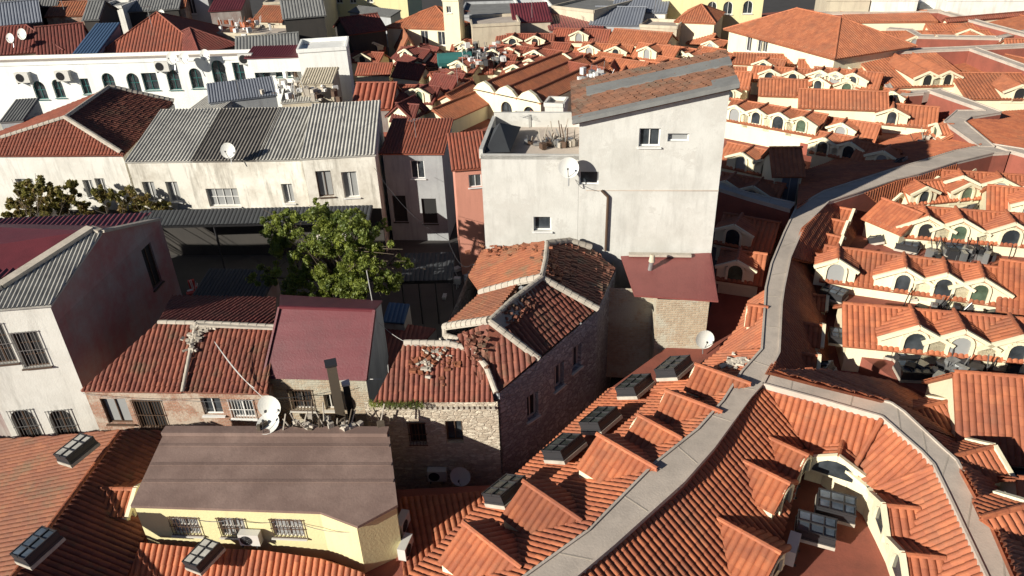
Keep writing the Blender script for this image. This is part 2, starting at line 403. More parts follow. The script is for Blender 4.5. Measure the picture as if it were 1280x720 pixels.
def walls(parent,loop,zb,mat,skip=(),name='wall'):      # loop: world eave points anticlockwise from above
    mb=MB(); n=len(loop)
    for i in range(n):
        if i in skip: continue
        a,b=loop[i],loop[(i+1)%n]; L=(b-a).length
        mb.face([V(a.x,a.y,zb),V(b.x,b.y,zb),b,a],[(0,zb),(L,zb),(L,b.z),(0,a.z)])
    return mb.build(name,mat,parent)
def cen(pts,z):
    c=sum((Vector(p) for p in pts),V(0,0,0))/len(pts); return V(c.x,c.y,z)
# ---- dormer on a roof plane.  f: ridge front end (world)
def dormer(parent,pl,f,w=1.8,m=.42,tile=ORANGE,wallm=CREAM,arch=True,over=.12,n=4,course=None,win=(.8,.95),below=0,maxlen=6.,cap=True,tw=.25,cope=True):
    nrm,_=pl; d=V(nrm.x,nrm.y,0); g=d.length/nrm.z; d.normalize(); s=V(-d.y,d.x,0)   # d downhill
    hw=w/2; zr=f.z; ze=zr-m*hw
    # along -d from the front: base plane rises g per metre
    z0=zon(pl,f.x,f.y)
    tr=min(maxlen,max(.3,(zr-z0)/g)); te=min(maxlen,max(.15,(ze-z0)/g))
    rb=f-d*tr; fo=f+d*over
    mb=MB()
    for sg in (1,-1):
        ef=fo+s*sg*(hw+.1); ef=V(ef.x,ef.y,ze-.1*m); eb=f-d*te+s*sg*(hw+.1); eb=V(eb.x,eb.y,ze-.1*m)
        sheet(mb,[fo,ef,eb,rb],n=n,course=course,thick=.05,down=s*sg,w=tw,step=.015)
    if cap: caps(mb,rb+V(0,0,.03),fo+V(0,0,.03),.1,n=4)
    ro=mb.build('dormer',tile,parent)
    # front wall
    wb=MB(); zb=z0-.15-below; a=f-s*hw; b=f+s*hw
    # facing d: from outside, left to right is p0->p1 with inward = -d  => inn = (-dx.y,dx.x)
    p0,p1=(a,b) if V(-s.y,s.x,0).dot(-d)>0 else (b,a)
    dx=(p1-p0).normalized()
    p0=V(p0.x,p0.y,ze-.07); p1=V(p1.x,p1.y,ze-.07)
    W,ok=wall_panel(wb,p0,p1,zb,[],rev=.12)
    wb.face([p0,p1,V(f.x,f.y,zr-.07)])
    for q in (p0,p1):
        qq=V(q.x,q.y,zb); k=q-d*te; wb.face([qq,q,V(k.x,k.y,ze-.07)])
    apx=V(f.x,f.y,zr+.07)+d*(over+.02)
    for sg in ((1,-1) if cope else ()):
        q=f+s*sg*(hw+.12)+d*(over+.02); q=V(q.x,q.y,ze-.03); wb.bar(q,apx,.16,.17,up=(0,0,1))
    if arch:
        rv=random.Random(int(f.x*91+f.y*37)); win=(win[0]*rv.uniform(.82,1.12),win[1]*rv.uniform(.85,1.1)); pmt=rv.choice([PANE,PANE,CURT,DARK,GREENG])
        r=win[0]/2; zc=min(ze+.02,zr-.2-r); zl=max(zb+.1,zc-(win[1]-r)); cpt=V(f.x,f.y,0); nn=8
        A=[cpt+dx*(-r*math.cos(math.pi*i/nn))+V(0,0,zc+r*math.sin(math.pi*i/nn)) for i in range(nn+1)]
        A=[cpt-dx*r+V(0,0,zl)]+A+[cpt+dx*r+V(0,0,zl)]
        ro_=r+.07
        B=[cpt+dx*(-ro_*math.cos(math.pi*i/nn))+V(0,0,zc+ro_*math.sin(math.pi*i/nn))+d*.06 for i in range(nn+1)]
        B=[cpt-dx*ro_+V(0,0,zl)+d*.06]+B+[cpt+dx*ro_+V(0,0,zl)+d*.06]
        for a_,b_ in zip(B,B[1:]): wb.bar(a_,b_,.14,.13,up=d)
    wo=wb.build('dormer_wall',wallm,ro)
    if arch:
        pb=MB(); pb.face([q+d*.02 for q in A[::-1]]); pn=pb.build('window_pane',pmt,ro)
    return ro
# ================================================================ LARGE STRUCTURE
def slab(name,pts,t,mat,side=None):
    mb=MB(); pts=[Vector(p) for p in pts]; mb.face(pts); lo=[p-V(0,0,t) for p in pts]; n=len(pts)
    for i in range(n): j=(i+1)%n; mb.face([lo[i],lo[j],pts[j],pts[i]])
    return mb.build(name,mat)
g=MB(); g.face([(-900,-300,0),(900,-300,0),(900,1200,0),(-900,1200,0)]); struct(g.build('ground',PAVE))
# generic building -------------------------------------------------
def building(name,label,cat,A,B,ze,depth,rise,zb,kind='gable',tile=ORANGE,wall=CREAM,wins=(),dorm=(),group=None,over=.22,rr=.5,
             n=4,course=None,w=.25,amp=.04,hip=1.,dw=1.9,da=None,dm=.42,dwin=(.82,1.1),fm=WPAINT,pm=PANE,bars=(1,0),grille=None,
             hipcap=None,sidewins=(),capr=.1,jit=0,backskip=False,gbwall=None,prof='roll',par=.35,rot=0,wname='window',dcourse=None,rev=.18,tag_kind=None):
    p0,p1=P(*A,ze),P(*B,ze)
    if rot:
        c=(p0+p1)/2; M=Matrix.Rotation(R(rot),3,'Z'); p0=c+M@(p0-c); p1=c+M@(p1-c)
    dx=(p1-p0).normalized(); L=(p1-p0).length; inn=V(-dx.y,dx.x,0)
    p2=p1+inn*depth; p3=p0+inn*depth
    root=thing(name,label,cat,cen([p0,p1,p2,p3],zb),group)
    up=V(0,0,rise); o=over; hc=hipcap or tile
    mb=MB(); cb=MB(); G=[]; sl=None
    sh=lambda poly,dn=None: sheet(mb,poly,w=w,amp=amp,n=n,course=course,down=dn,jit=jit,prof=prof)
    if kind=='gable':
        f=depth*rr; sF=rise/f; sB=rise/(depth-f)
        a,b=p0-dx*o+inn*f+up,p1+dx*o+inn*f+up
        sh([p0-dx*o-inn*o-V(0,0,o*sF),p1+dx*o-inn*o-V(0,0,o*sF),b,a]); sh([b,a,p3-dx*o+inn*o-V(0,0,o*sB),p2+dx*o+inn*o-V(0,0,o*sB)])
        caps(cb,a+V(0,0,.05),b+V(0,0,.05),capr,n=4); sl=fitplane(p0,p1,p0+inn*f+up)
        G=[[p1,p2,p1+inn*f+up],[p3,p0,p0+inn*f+up]]
    elif kind=='cross':
        hw=L/2; s_=rise/hw; a=p0+dx*hw-inn*o+up; b=p0+dx*hw+inn*(depth+o)+up
        for e0,e1,sg in ((p0,p3,-1),(p1,p2,1)):
            q0=e0-inn*o+dx*sg*o-V(0,0,o*s_); q1=e1+inn*o+dx*sg*o-V(0,0,o*s_); sh([q0,q1,b,a])
        caps(cb,a+V(0,0,.05),b+V(0,0,.05),capr,n=4); m_=p0+dx*hw+up
        G=[[p0,p1,m_],[p2,p3,m_+inn*depth]]
    elif kind=='hip':
        f=depth/2; k=min(f*hip,L/2-.05); s_=rise/f; sk=rise/k
        a=p0+dx*k+inn*f+up; b=p1-dx*k+inn*f+up
        e=[p0-dx*o-inn*o,p1+dx*o-inn*o,p2+dx*o+inn*o,p3-dx*o+inn*o]; e=[q-V(0,0,o*s_) for q in e]
        sh([e[0],e[1],b,a]); sh([e[1],e[2],b]); sh([e[2],e[3],a,b]); sh([e[3],e[0],a])
        caps(cb,a,b,capr,n=4)
        for q,r_ in ((e[0],a),(e[3],a),(e[1],b),(e[2],b)): caps(cb,q,r_+V(0,0,.03),capr,n=4)
        sl=fitplane(p0,p1,a)
    elif kind=='shed':
        s_=rise/depth
        sh([p0-dx*o-inn*o-V(0,0,o*s_),p1+dx*o-inn*o-V(0,0,o*s_),p2+dx*o+up,p3-dx*o+up]); sl=fitplane(p0,p1,p2+up)
        G=[[p1,p2,p2+up],[p3,p0,p3+up],[p2,p3,p3+up,p2+up]]
    elif kind=='flat':
        mb.face([p0,p1,p2,p3]); 
        for q,r_ in ((p0,p1),(p1,p2),(p2,p3),(p3,p0)):
            cb.bar(q+V(0,0,par/2-.02),r_+V(0,0,par/2-.02),.2,par)
    if mb.f: mb.build('roof',tile,root)
    if cb.f: cb.build('ridge_tiles' if kind!='flat' else 'parapet',hc if kind!='flat' else wall,root)
    W=facade(root,p0,p1,zb,wins,wall,fm,pm,bars,grille=grille,wname=wname,rev=rev)
    wb=MB()
    for i,(a,b) in enumerate(((p1,p2),(p2,p3),(p3,p0))):
        l=(b-a).length
        if i==0 and sidewins: facade(root,a,b,zb,sidewins,wall,fm,pm,bars,grille=grille,wname=wname,rev=rev); continue
        wb.face([V(a.x,a.y,zb),V(b.x,b.y,zb),b,a],[(0,zb),(l,zb),(l,b.z),(0,a.z)])
    for q in G: wb.face(q)
    wb.build('wall',wall,root)
    if sl:
        for t in dorm:
            t,ww=(t if isinstance(t,tuple) else (t,dw))
            f=p0+dx*(L*t)-inn*(o-.16); f.z=ze+(da if da is not None else rise*.55)
            f.z=ze+rise+.12; dormer(root,sl,f,ww*1.12,min(dm,(rise+.1)/(ww*.56)),tile,wall,True,win=dwin,n=n,course=dcourse,below=.3,maxlen=depth*.8)
    root['__']=0; del root['__']
    return root,(p0,p1,p2,p3),dx,inn,W
G_ROW='tiled market ranges with arched dormers'
# ---------------------------------------------------------------- market decks
deck=[P(*p,4.8) for p in [(470,900),(560,700),(600,650),(655,590),(762,486),(884,398),(905,330),(905,175),(870,95),(640,170),(470,165),(455,95),(600,52),(720,28),(900,22),(1000,12),(1500,8),(1900,250),(1700,900)]]
d_=slab('market_deck',deck,4.8,DECK)
tag(d_,'low red roof decks in the gullies between the bright orange market roofs','roof deck')
deckR=[P(*p,5.7) for p in [(1040,325),(1068,440),(1115,472),(1172,500),(1235,590),(1290,700),(1330,830),(1900,700),(1900,250),(1500,8),(1000,12),(905,95),(905,150),(1040,190),(1100,225),(1090,260)]]
d_=slab('market_deck',deckR,5.7,DECK); tag(d_,'raised red roof decks between the arched ranges on the right','roof deck')
deck2=[P(*p,3.4) for p in [(-300,560),(10,556),(120,548),(500,612),(625,606),(640,600),(600,650),(560,700),(470,900),(-300,900)]]
d_=slab('market_deck',deck2,3.4,DECK)
tag(d_,'shaded red deck around the yellow house with the brown roof','roof deck')
# ---------------------------------------------------------------- walkways
def walkway(L_,R_,z):
    mb=MB(); sk_=MB(); l=[P(*p,z) for p in L_]; r=[P(*p,z) for p in R_]; n=len(l)
    for i in range(n-1):
        mb.face([l[i],r[i],r[i+1],l[i+1]])
        for e in (l,r):
            a,b=e[i],e[i+1]; mb.face([a,b,b-V(0,0,.22),a-V(0,0,.22)]); sk_.face([a-V(0,0,.22),b-V(0,0,.22),V(b.x,b.y,5.0),V(a.x,a.y,5.0)])
            mb.bar(a+V(0,0,.02),b+V(0,0,.02),.09,.08)
    mb.face([l[0],r[0],r[0]-V(0,0,.9),l[0]-V(0,0,.9)])
    o=struct(mb.build('walkway',CONC)); jb=MB()
    for i in range(n-1):
        k=max(1,int((l[i+1]-l[i]).length/9))
        for q in range(k): f=(q+.5)/k; jb.bar(l[i].lerp(l[i+1],f)+V(0,0,.004),r[i].lerp(r[i+1],f)+V(0,0,.004),.05,.012)
    sk_.build('walkway_base',DECK,o)
    jo=jb.build('walkway_joints',CONCJ,o)
    return o
ML=[(500,830),(657,720),(735,664),(819,579),(872,537),(904,501),(927,465),(952,437),(956,381),(957,360),(964,330),(980,291),(996,258),(1030,239),(1067,227),(1117,211),(1146,203),(1192,189),(1232,181)]
MR=[(566,830),(721,720),(766,682),(854,603),(892,560),(938,497),(955,478),(974,441),(977,381),(980,360),(988,322),(1005,283),(1036,252),(1074,240),(1121,224),(1149,217),(1196,202),(1242,191),(1262,190)]
walkway(ML,MR,8.)
walkway([(953,480),(1024,499),(1102,521),(1152,565),(1167,581),(1186,620),(1233,720),(1290,840)],[(962,465),(1021,481),(1114,504),(1130,515),(1177,559),(1196,576),(1239,654),(1268,720),(1320,840)],8.)
walkway([(1262,188),(1290,196),(1420,260)],[(1240,180),(1278,186),(1440,240)],8.03)
walkway([(1224,183),(1180,152),(1196,138),(1232,138),(1160,113)],[(1243,183),(1206,152),(1214,146),(1252,140),(1177,112)],8.03)
walkway([(1155,116),(1118,119),(1106,106)],[(1178,111),(1118,115),(1112,104)],8.0)
walkway([(1110,66),(1160,63),(1212,61),(1290,57)],[(1110,62),(1160,60),(1212,58),(1290,54)],8.5)
walkway([(1212,61),(1290,89)],[(1220,59),(1290,84)],8.53)
walkway([(1015,17),(1175,14),(1290,11)],[(1015,14.5),(1175,11.5),(1290,8)],8.5)
walkway([(1173,14),(1228,30),(1290,46)],[(1181,13),(1233,28),(1290,43)],8.53)
walkway([(1108,36),(1135,38),(1148,46),(1258,48)],[(1112,34),(1140,36),(1152,43.5),(1258,45.5)],8.2)
walkway([(1252,48),(1300,36)],[(1244,46),(1300,33)],8.23)
walkway([(700,34),(760,31),(860,34)],[(700,31.5),(760,29),(860,31)],7.8)
walkway([(897,235),(935,247),(988,262)],[(897,228),(935,241),(994,254)],7.8)
# ---------------------------------------------------------------- slope helper: named polygons traced with heights
def slope(root,pts,tile=ORANGE,name='roof_slope',n=6,course=.38,jit=.006,w=.25,amp=.045,snap=True,down=None,prof='roll'):
    a,b,c=[P(*p) for p in pts[:3]]; pl=fitplane(a,b,c)
    q=[a,b,c]+[PP(p[0],p[1],pl) for p in pts[3:]]
    mb=MB(); sheet(mb,q,w=w,amp=amp,n=n,course=course,jit=jit,down=down,prof=prof)
    return mb.build(name,tile,root),pl,q
def capline(root,pts,tile=ORANGE,r=.11,name='ridge_tiles'):
    mb=MB(); w_=[P(*p) for p in pts]
    for a,b in zip(w_,w_[1:]): caps(mb,a,b,r)
    return mb.build(name,tile,root)
# ================================================================ NEAR MARKET ROOFS
# slopes falling from the main walkway towards the stone house
nr=thing('market_wing','long bright orange tiled slope between the curving walkway and the dark stone house','roof',P(760,580,5),G_ROW)
def polyroof(root,base3,outline,**k):
    a,b,c=[P(*p) for p in base3]; pl=fitplane(a,b,c); q=[PP(p[0],p[1],pl) for p in outline]
    mb=MB(); sheet(mb,q,w=k.get('w',.25),amp=k.get('amp',.058),n=k.get('n',6),course=k.get('course',.38),jit=k.get('jit',.006),down=k.get('down'),prof=k.get('prof','roll'),thick=k.get('thick',.1),step=k.get('step',.02))
    o=mb.build(k.get('name','roof_slope'),k.get('tile',ORANGE),root); return pl,q,o
plN,_,_=polyroof(nr,[(657,718,7.85),(904,499,7.85),(640,598,5.2)],[(500,828),(657,718),(735,662),(819,578),(872,536),(904,500),(762,486),(640,598),(590,640),(470,760)])
plN2,_,_=polyroof(nr,[(904,499,7.85),(952,437,7.85),(800,452,5.2)],[(904,500),(927,464),(952,436),(896,442),(858,468),(800,484),(762,486)])
plN3,_,_=polyroof(nr,[(952,437,7.85),(958,362,7.85),(890,395,5.2)],[(952,436),(956,381),(957,362),(936,376),(922,410),(896,442)])
def dpx(root,pl,px,py,a,**k):
    """dormer whose ridge front end shows at px,py, a metres above the slope"""
    f=PP(px,py,pl,up=0); 
    n_,kk=pl; sh=(n_,kk+a*n_.z); f=PP(px,py,sh); return dormer(root,pl,f,**k)
ND=dict(n=6,course=.38,m=.62,w=2.3,over=.1,maxlen=3.2,cope=False)
for px,py,a in ((749,545,1.35),(657,604,1.35),(582,656,1.35)): dpx(nr,plN,px,py,a,**ND)
dpx(nr,plN,800,521,1.0,**{**ND,'w':1.9})
for px,py,a in ((835,490,1.1),(872,457,1.1)): dpx(nr,plN2,px,py,a,**{**ND,'w':1.9})
dpx(nr,plN3,937,382,.9,**{**ND,'w':1.7})
def gulley(label,pts,z,group=None):        # small tiled gable at the foot of the slope, ridge traced
    pass
# slope C: right of the walkway, falling right
cr_=thing('market_wing','steep orange slope with two pointed dormers right of the main walkway near the bottom edge','roof',P(880,640,5),G_ROW)
plC,_,_=polyroof(cr_,[(721,722,7.85),(930,508,7.85),(1010,690,5.0)],[(566,832),(721,722),(766,684),(854,605),(892,562),(938,499),(958,482),(992,520),(1018,566),(1000,590),(985,645),(965,720),(940,840)],down=None)
for px,py,a,w_ in ((972,690,1.5,2.4),(984,604,1.15,1.9),(1007,569,1.0,1.7)): dpx(cr_,plC,px,py,a,**{**ND,'w':w_,'m':.65,'maxlen':3})
# slopes around the small court
q=thing('market_wing','ring of orange slopes with cream arched wall around the small court inside the walkway fork','roof',P(1080,600,5),G_ROW)
EZ=6.35
e=[(1012,566),(1034,572),(1062,589),(1088,610),(1104,640),(1118,668),(1134,712),(1160,790)]
pl1,_,_=polyroof(q,[(958,482,7.85),(1102,523,7.85),(1040,572,EZ)],[(956,482),(1024,501),(1101,523),(1064,588),(1034,572),(1012,566)])
pl2,_,_=polyroof(q,[(1102,523,7.85),(1166,583,7.85),(1088,606,EZ)],[(1102,523),(1151,566),(1166,583),(1092,612),(1064,588)])
pl3,_,_=polyroof(q,[(1167,583,7.85),(1232,722,7.85),(1110,650,EZ)],[(1167,583),(1185,621),(1232,722),(1288,842),(1165,800),(1132,712),(1092,612)])
capline(q,[(1102,524,7.95),(1066,588,EZ+.1)]); capline(q,[(1167,584,7.95),(1094,612,EZ+.1)])
dpx(q,pl1,1048,570,1.0,w=2.3,m=.5,n=6,course=.38,maxlen=1.9,win=(1.5,1.2),over=.08)
for (px,py,a) in ((1108,633,1.05),(1132,694,1.15)): dpx(q,pl3,px,py,a,w=2.1,m=.5,n=6,course=.38,maxlen=3.,over=.1,win=(1.0,1.1))
wp=[P(*p,EZ-.12) for p in e]
for i,(a,b) in enumerate(zip(wp,wp[1:])):
    facade(q,b if 0 else a,b,4.8,[],CREAM)
    mb=MB(); mb.bar(a+V(0,0,.02),b+V(0,0,.02),.35,.14); mb.build('coping',CREAM,q)
W_=facade(q,wp[1]+V(0,-.06,0),wp[2]+V(0,-.06,0),4.8,[(1051,598,1.15,1.35,True)],CREAM,fm=DARKM,bars=(1,1))
# wide dark slope right of the walkway, upper part, falling right
rr_=thing('market_wing','shaded orange slope right of the walkway bend with a chimney stub below it','roof',P(1010,420,5),G_ROW)
plR,_,_=polyroof(rr_,[(974,441,7.85),(981,345,7.85),(1030,400,5.0)],[(960,466),(974,442),(977,381),(980,360),(988,322),(1024,330),(1040,470),(1024,480)],course=.38)
plR2,_,_=polyroof(rr_,[(988,322,7.85),(1036,252,7.85),(1052,300,6.2)],[(988,322),(1005,283),(1036,252),(1080,240),(1075,290),(1042,330),(1024,331)])
for px,py,a,w_ in ((1064,263,.95,1.5),(1056,278,.95,1.6),(1050,297,.95,1.7),(1037,322,1.0,1.8)): dpx(rr_,plR2,px,py,a,w=w_,m=.5,n=5,maxlen=2.6,cap=True)
for px,py,a_,w_ in ((1032,348,.95,1.8),(1031,371,.8,1.5),(1026,408,1.0,2.0),(1020,446,.8,1.5)): dpx(rr_,plR,px,py,a_,w=w_,m=.5,n=5,maxlen=2.3)
# slopes beside the far part of the main walkway (both sides)
rs=thing('market_wing','sunlit tiled slope just below the far straight part of the main walkway','roof',P(1150,230,5),G_ROW)
plS,_,_=polyroof(rs,[(1080,241,7.85),(1196,204,7.85),(1140,247,6.3)],[(1080,241),(1121,226),(1149,219),(1196,204),(1242,193),(1290,205),(1290,245),(1225,238),(1180,246),(1138,250),(1110,265)],course=None,n=4)
for px,py in ((1124,243),(1170,222),(1215,212)): dpx(rs,plS,px,py,.9,w=1.9,m=.45,n=4,maxlen=2.5)
rt=thing('market_wing','tiled slope above the far part of the main walkway, half in the tall house\'s shadow','roof',P(1100,200,5),G_ROW)
polyroof(rt,[(1030,238,7.85),(1146,202,7.85),(1080,190,6.2)],[(996,258),(1030,238),(1067,226),(1117,210),(1146,202),(1192,188),(1228,181),(1182,152),(1150,165),(1090,180),(1030,205),(1000,215)],course=None,n=4)
ru=thing('market_wing','plain sunlit slope right of the zigzag walkway at the far right','roof',P(1250,150,5),G_ROW)
polyroof(ru,[(1215,150,7.85),(1262,182,7.85),(1290,150,6.8)],[(1208,151),(1243,179),(1290,190),(1400,215),(1400,130),(1256,139),(1218,148)],course=None,n=4)
# ranges of shops to the right: arched fronts face the viewer
def rng(label,A,B,ze,depth,rise,dorm,da,zb=4.8,**k):
    if A[0]<1204: depth*=.66; rise*=.68
    return building('market_range',label,'market range',A,B,ze,depth,rise,zb,dorm=dorm,da=da,group=G_ROW,**k)
rng('nearest right-hand range with a row of arched dormers above the blue units',(1060,427),(1330,453),6.5,5.0,1.6,[(.31,2.7),(.52,2.7),(.78,2.8)],1.45,n=6,course=.38,dcourse=.38,dm=.5)
rng('range with four arched dormers behind the one with blue units',(1030,347),(1252,378),6.5,5.0,1.6,[(.06,1.8),(.45,2.4),(.675,2.3),(.87,2.4)],1.4,n=6,course=.38,dcourse=.38,dm=.5)
rng('short range at the right edge stepping down beside the four arched dormers',(1252,384),(1345,398),6.5,4.6,1.5,[(.7,1.8)],.95,n=6,course=.38)
rng('right-hand range with three wide arches above grey skylights',(1126,292),(1340,309),6.6,5.0,1.6,[(.14,2.7),(.34,2.7),(.64,2.9)],1.45,n=5,dm=.5)
rng('small plain gabled block left of the three wide arches',(1083,271),(1126,289),7.0,4.2,1.2,[],0,n=5)
rng('range with cream walls and a pointed dormer below the far walkway',(1140,252),(1222,245),6.7,3.6,1.2,[(.15,1.6),(.8,1.9)],.8,n=4)
rng('stepped cream range at the right edge below the walkway fork',(1182,236),(1330,246),6.9,3.5,1.2,[(.12,1.8),(.45,1.8),(.8,1.8)],.9,n=4)
rng('cream fronted block at the right edge above the blue skylight',(1238,270),(1330,280),6.8,4,1.2,[(.5,1.8)],.9,n=4)
# lower right ranges
rng('wide sunlit plain slope at the right edge above a shaded cream wall',(1205,566),(1400,585),6.7,4.6,2.1,[],.95,n=6,course=.38,dcourse=.38)
rd=thing('market_wing','shaded slope falling right from the walkway fork with pointed dormers','roof',P(1190,560,5),G_ROW)
plD,_,_=polyroof(rd,[(1114,502,7.85),(1196,574,7.85),(1200,530,5.1)],[(962,463),(1022,479),(1114,502),(1130,513),(1178,557),(1196,574),(1240,652),(1270,720),(1320,830),(1360,800),(1262,640),(1215,560),(1170,505),(1110,476),(1030,462)])
for px,py,a,w_ in ((1182,503,.95,1.8),(1238,560,.95,1.9),(1284,633,1.0,2.)): dpx(rd,plD,px,py,a,w=w_,m=.55,n=6,course=.38,maxlen=2.1)
rng('orange slope in the bottom right corner behind the walkway',(1290,705),(1420,720),6.6,4,1.8,[],0,n=6,course=.38)
# bottom left market roofs
bl=thing('market_wing','red ridged roof tinted dark for shade in the bottom left corner with two skylights','roof',P(90,640,4),G_ROW)
plB,_,_=polyroof(bl,[(150,540,5.7),(20,715,5.7),(-20,640,4.7)],[(150,538),(60,546),(-130,556),(-260,720),(-30,782)],tile=RUST)  # darker tiles on both slopes put this corner's shadow into the colour
plB2,_,_=polyroof(bl,[(150,540,5.7),(20,715,5.7),(165,690,4.0)],[(150,538),(-30,782),(60,800),(140,760),(195,640),(205,560),(200,538)],tile=OLDRED)
capline(bl,[(150,539,5.8),(20,715,5.8),(-30,782,5.8)])
n_,k_=plB2
dpx(bl,plB2,166,612,.9,w=1.8,m=.5,n=6,course=.38,maxlen=2)
bm=thing('market_wing','low tiled strip along the foot of the yellow wall at the bottom edge','roof',P(320,700,3.6),G_ROW)
polyroof(bm,[(205,686,4.3),(395,697,4.3),(300,730,3.6)],[(175,678),(240,684),(330,688),(400,698),(455,716),(470,760),(150,760)])
bn=thing('market_wing','dark shaded tile slope in the gap between the yellow house and the lowest skylight','roof',P(560,660,3.6),G_ROW)
polyroof(bn,[(505,640,4.0),(625,614,4.0),(590,680,3.55)],[(500,622),(560,618),(628,612),(640,630),(600,668),(565,720),(505,740),(503,700)])
# ================================================================ HOUSES IN THE FOREGROUND
# A: plaster house with grey corrugated roof, left edge
a0=P(128,546,2.0); a0.z=Zat(a0,379); za=a0.z
aB=P(200,275,9.2); aM=PV(126,291,a0,aB)
fl=P(-60,390,za); fl=V(fl.x,fl.y,za)
A_=thing('plaster_house','cream plaster house with grey corrugated roof and arched grilles at the left edge','house',V(a0.x-3,a0.y+4,0))
facade(A_,fl,a0,0,[(-3,430,1.1,2.2,False,{'pm':DARK,'fm':RUSTM,'grille':GALV}),(38,437,1.2,2.0,False,{'pm':DARK,'fm':RUSTM,'grille':GALV}),(33,532,1.1,2.0,True,{'grille':GALV}),(80,532,1.1,2.0,True,{'grille':GALV})],WHITEP,fm=RUSTM,pm=DARK,bars=(1,2),rev=.22)
zl=min(za,aB.z)-.25
facade(A_,V(a0.x,a0.y,zl),V(aB.x,aB.y,zl),0,[(190,333,1.1,2.6,False)],PINKP,fm=RUSTM,pm=DARK)
mb=MB(); mb.face([V(a0.x,a0.y,zl),V(aB.x,aB.y,zl),aB,aM,a0]); mb.build('gable_wall',PINKP,A_)
pa3=[P(-60,391,za+.05),a0+V(0,0,.05),aM+V(0,0,.06)]; pa=fitplane(*pa3)
mb=MB(); sheet(mb,[PP(x,y,pa) for x,y in ((-100,388),(-100,394),(63,381),(127,290),(112,285),(0,358))],w=.2,amp=.04,n=6,course=None,prof='sine'); mb.build('roof',CORR,A_)
up_=(pa[0],pa[1]+.1); c9=PP(113,285,up_)
mb=MB(); mb.bar(PP(-60,387,up_),PP(0,357,up_),.5,.2); mb.bar(PP(0,357,up_),c9,.55,.2); mb.bar(c9,aM+V(0,0,.1),.3,.15); mb.bar(aM+V(0,0,.08),aB+V(0,0,.08),.42,.14); mb.build('coping',MORTAR,A_)
mb=MB(); k1=PP(-2,356,pa); k2=PP(111,285,pa); k1.z-=.1;k2.z-=.1; kB=aB+V(-.3,0,-.05)
kl=P(-220,276,kB.z-.1); sheet(mb,[k1,k2,V(kB.x,kB.y,kB.z-.1),V(kl.x,kl.y,kB.z-.1),V(kl.x-3,fl.y+1,za+.1)],w=.3,amp=.03,n=4,course=None,prof='sine'); mb.build('rear_roof',MAROON,A_)
walls(A_,[V(aB.x,aB.y,aB.z-.4),V(kl.x,kl.y,kB.z-.4),V(fl.x,fl.y,za-.2)],0,DARKP,skip=(2,))
# B: brick house with old red tiles
b0=P(104,486,6.2); b1=P(333,489,6.2)
B_=thing('brick_house','old brick house with a sagging red tile roof left of the maroon roof','house',cen([b0,b1],0)+V(0,3,0))
facade(B_,b0,b1,3,[(146,514,1.25,1.5,False,{'fm':RUSTM,'pm':CURT}),(188,518,1.4,1.7,False,{'fm':RUSTM,'pm':DARK,'grille':RUSTM}),(265,508,.95,1.0,False,{'bars':(1,0)}),(303,511,1.15,1.1,False,{'grille':WPAINT})],BRICK,fm=WPAINT,rev=.2)
bt0=P(198,403,8.1); bt1=P(243,404,8.1); bt2=P(343,408,8.1)
bb=P(340,408,8.1)
walls(B_,[b1,V(b1.x,b1.y,b1.z)+V(1.,6,0),V(b0.x,b0.y,b0.z)+V(2.5,6,0),b0],2,BRICK,skip=(3,))
mb=MB(); sheet(mb,[P(100,489,6.15),P(226,491,6.15),bt1,bt0],w=.24,amp=.05,n=6,course=.36,jit=.02,step=.035); mb.build('roof',OLDRED,B_)
mb=MB(); sheet(mb,[P(227,490,6.2),P(335,493,6.2),bt2,P(246,404,8.1)],w=.24,amp=.05,n=6,course=.36,jit=.022,step=.035); mb.build('roof',OLDRED,B_)
mb=MB(); sheet(mb,[bt0,bt2,P(345,372,6.9),P(215,370,6.9)],w=.24,amp=.05,n=5,course=.36,jit=.015); mb.build('rear_roof',MAROONT,B_)
mb=MB(); caps(mb,bt0,bt1,.13); caps(mb,P(246,404,8.15),P(343,409,8.15),.15); caps(mb,P(228,490,6.3),P(245,404,8.2),.1); mb.bar(P(250,405,8.2),P(343,409,8.2),.35,.1); mb.build('ridge_tiles',MORTAR,B_)
def debris(root,pts,zf,mat,n,name='rubble',seed=1,smin=.06,smax=.2,pl=None):
    rnd=random.Random(seed); mb=MB()
    for i in range(n):
        a=rnd.choice(pts); px=a[0]+rnd.gauss(0,a[2]); py=a[1]+rnd.gauss(0,a[3])
        p=PP(px,py,pl) if pl else P(px,py,zf)
        s=rnd.uniform(smin,smax); mb.box(p+V(0,0,s*.2),s*rnd.uniform(.8,1.8),s,s*rnd.uniform(.3,.7),rot=Matrix.Rotation(rnd.uniform(0,6.3),3,'Z')@Matrix.Rotation(rnd.uniform(-.5,.5),3,'X'))
    return mb.build(name,mat,root)
plBr=fitplane(P(227,490,6.3),P(335,493,6.3),bt2+V(0,0,.1))
o=debris(B_,[(247,418,6,5),(240,432,6,6),(256,410,8,2)],0,MORTAR,60,'broken_mortar',3,.06,.2,plBr); o['kind']='stuff'
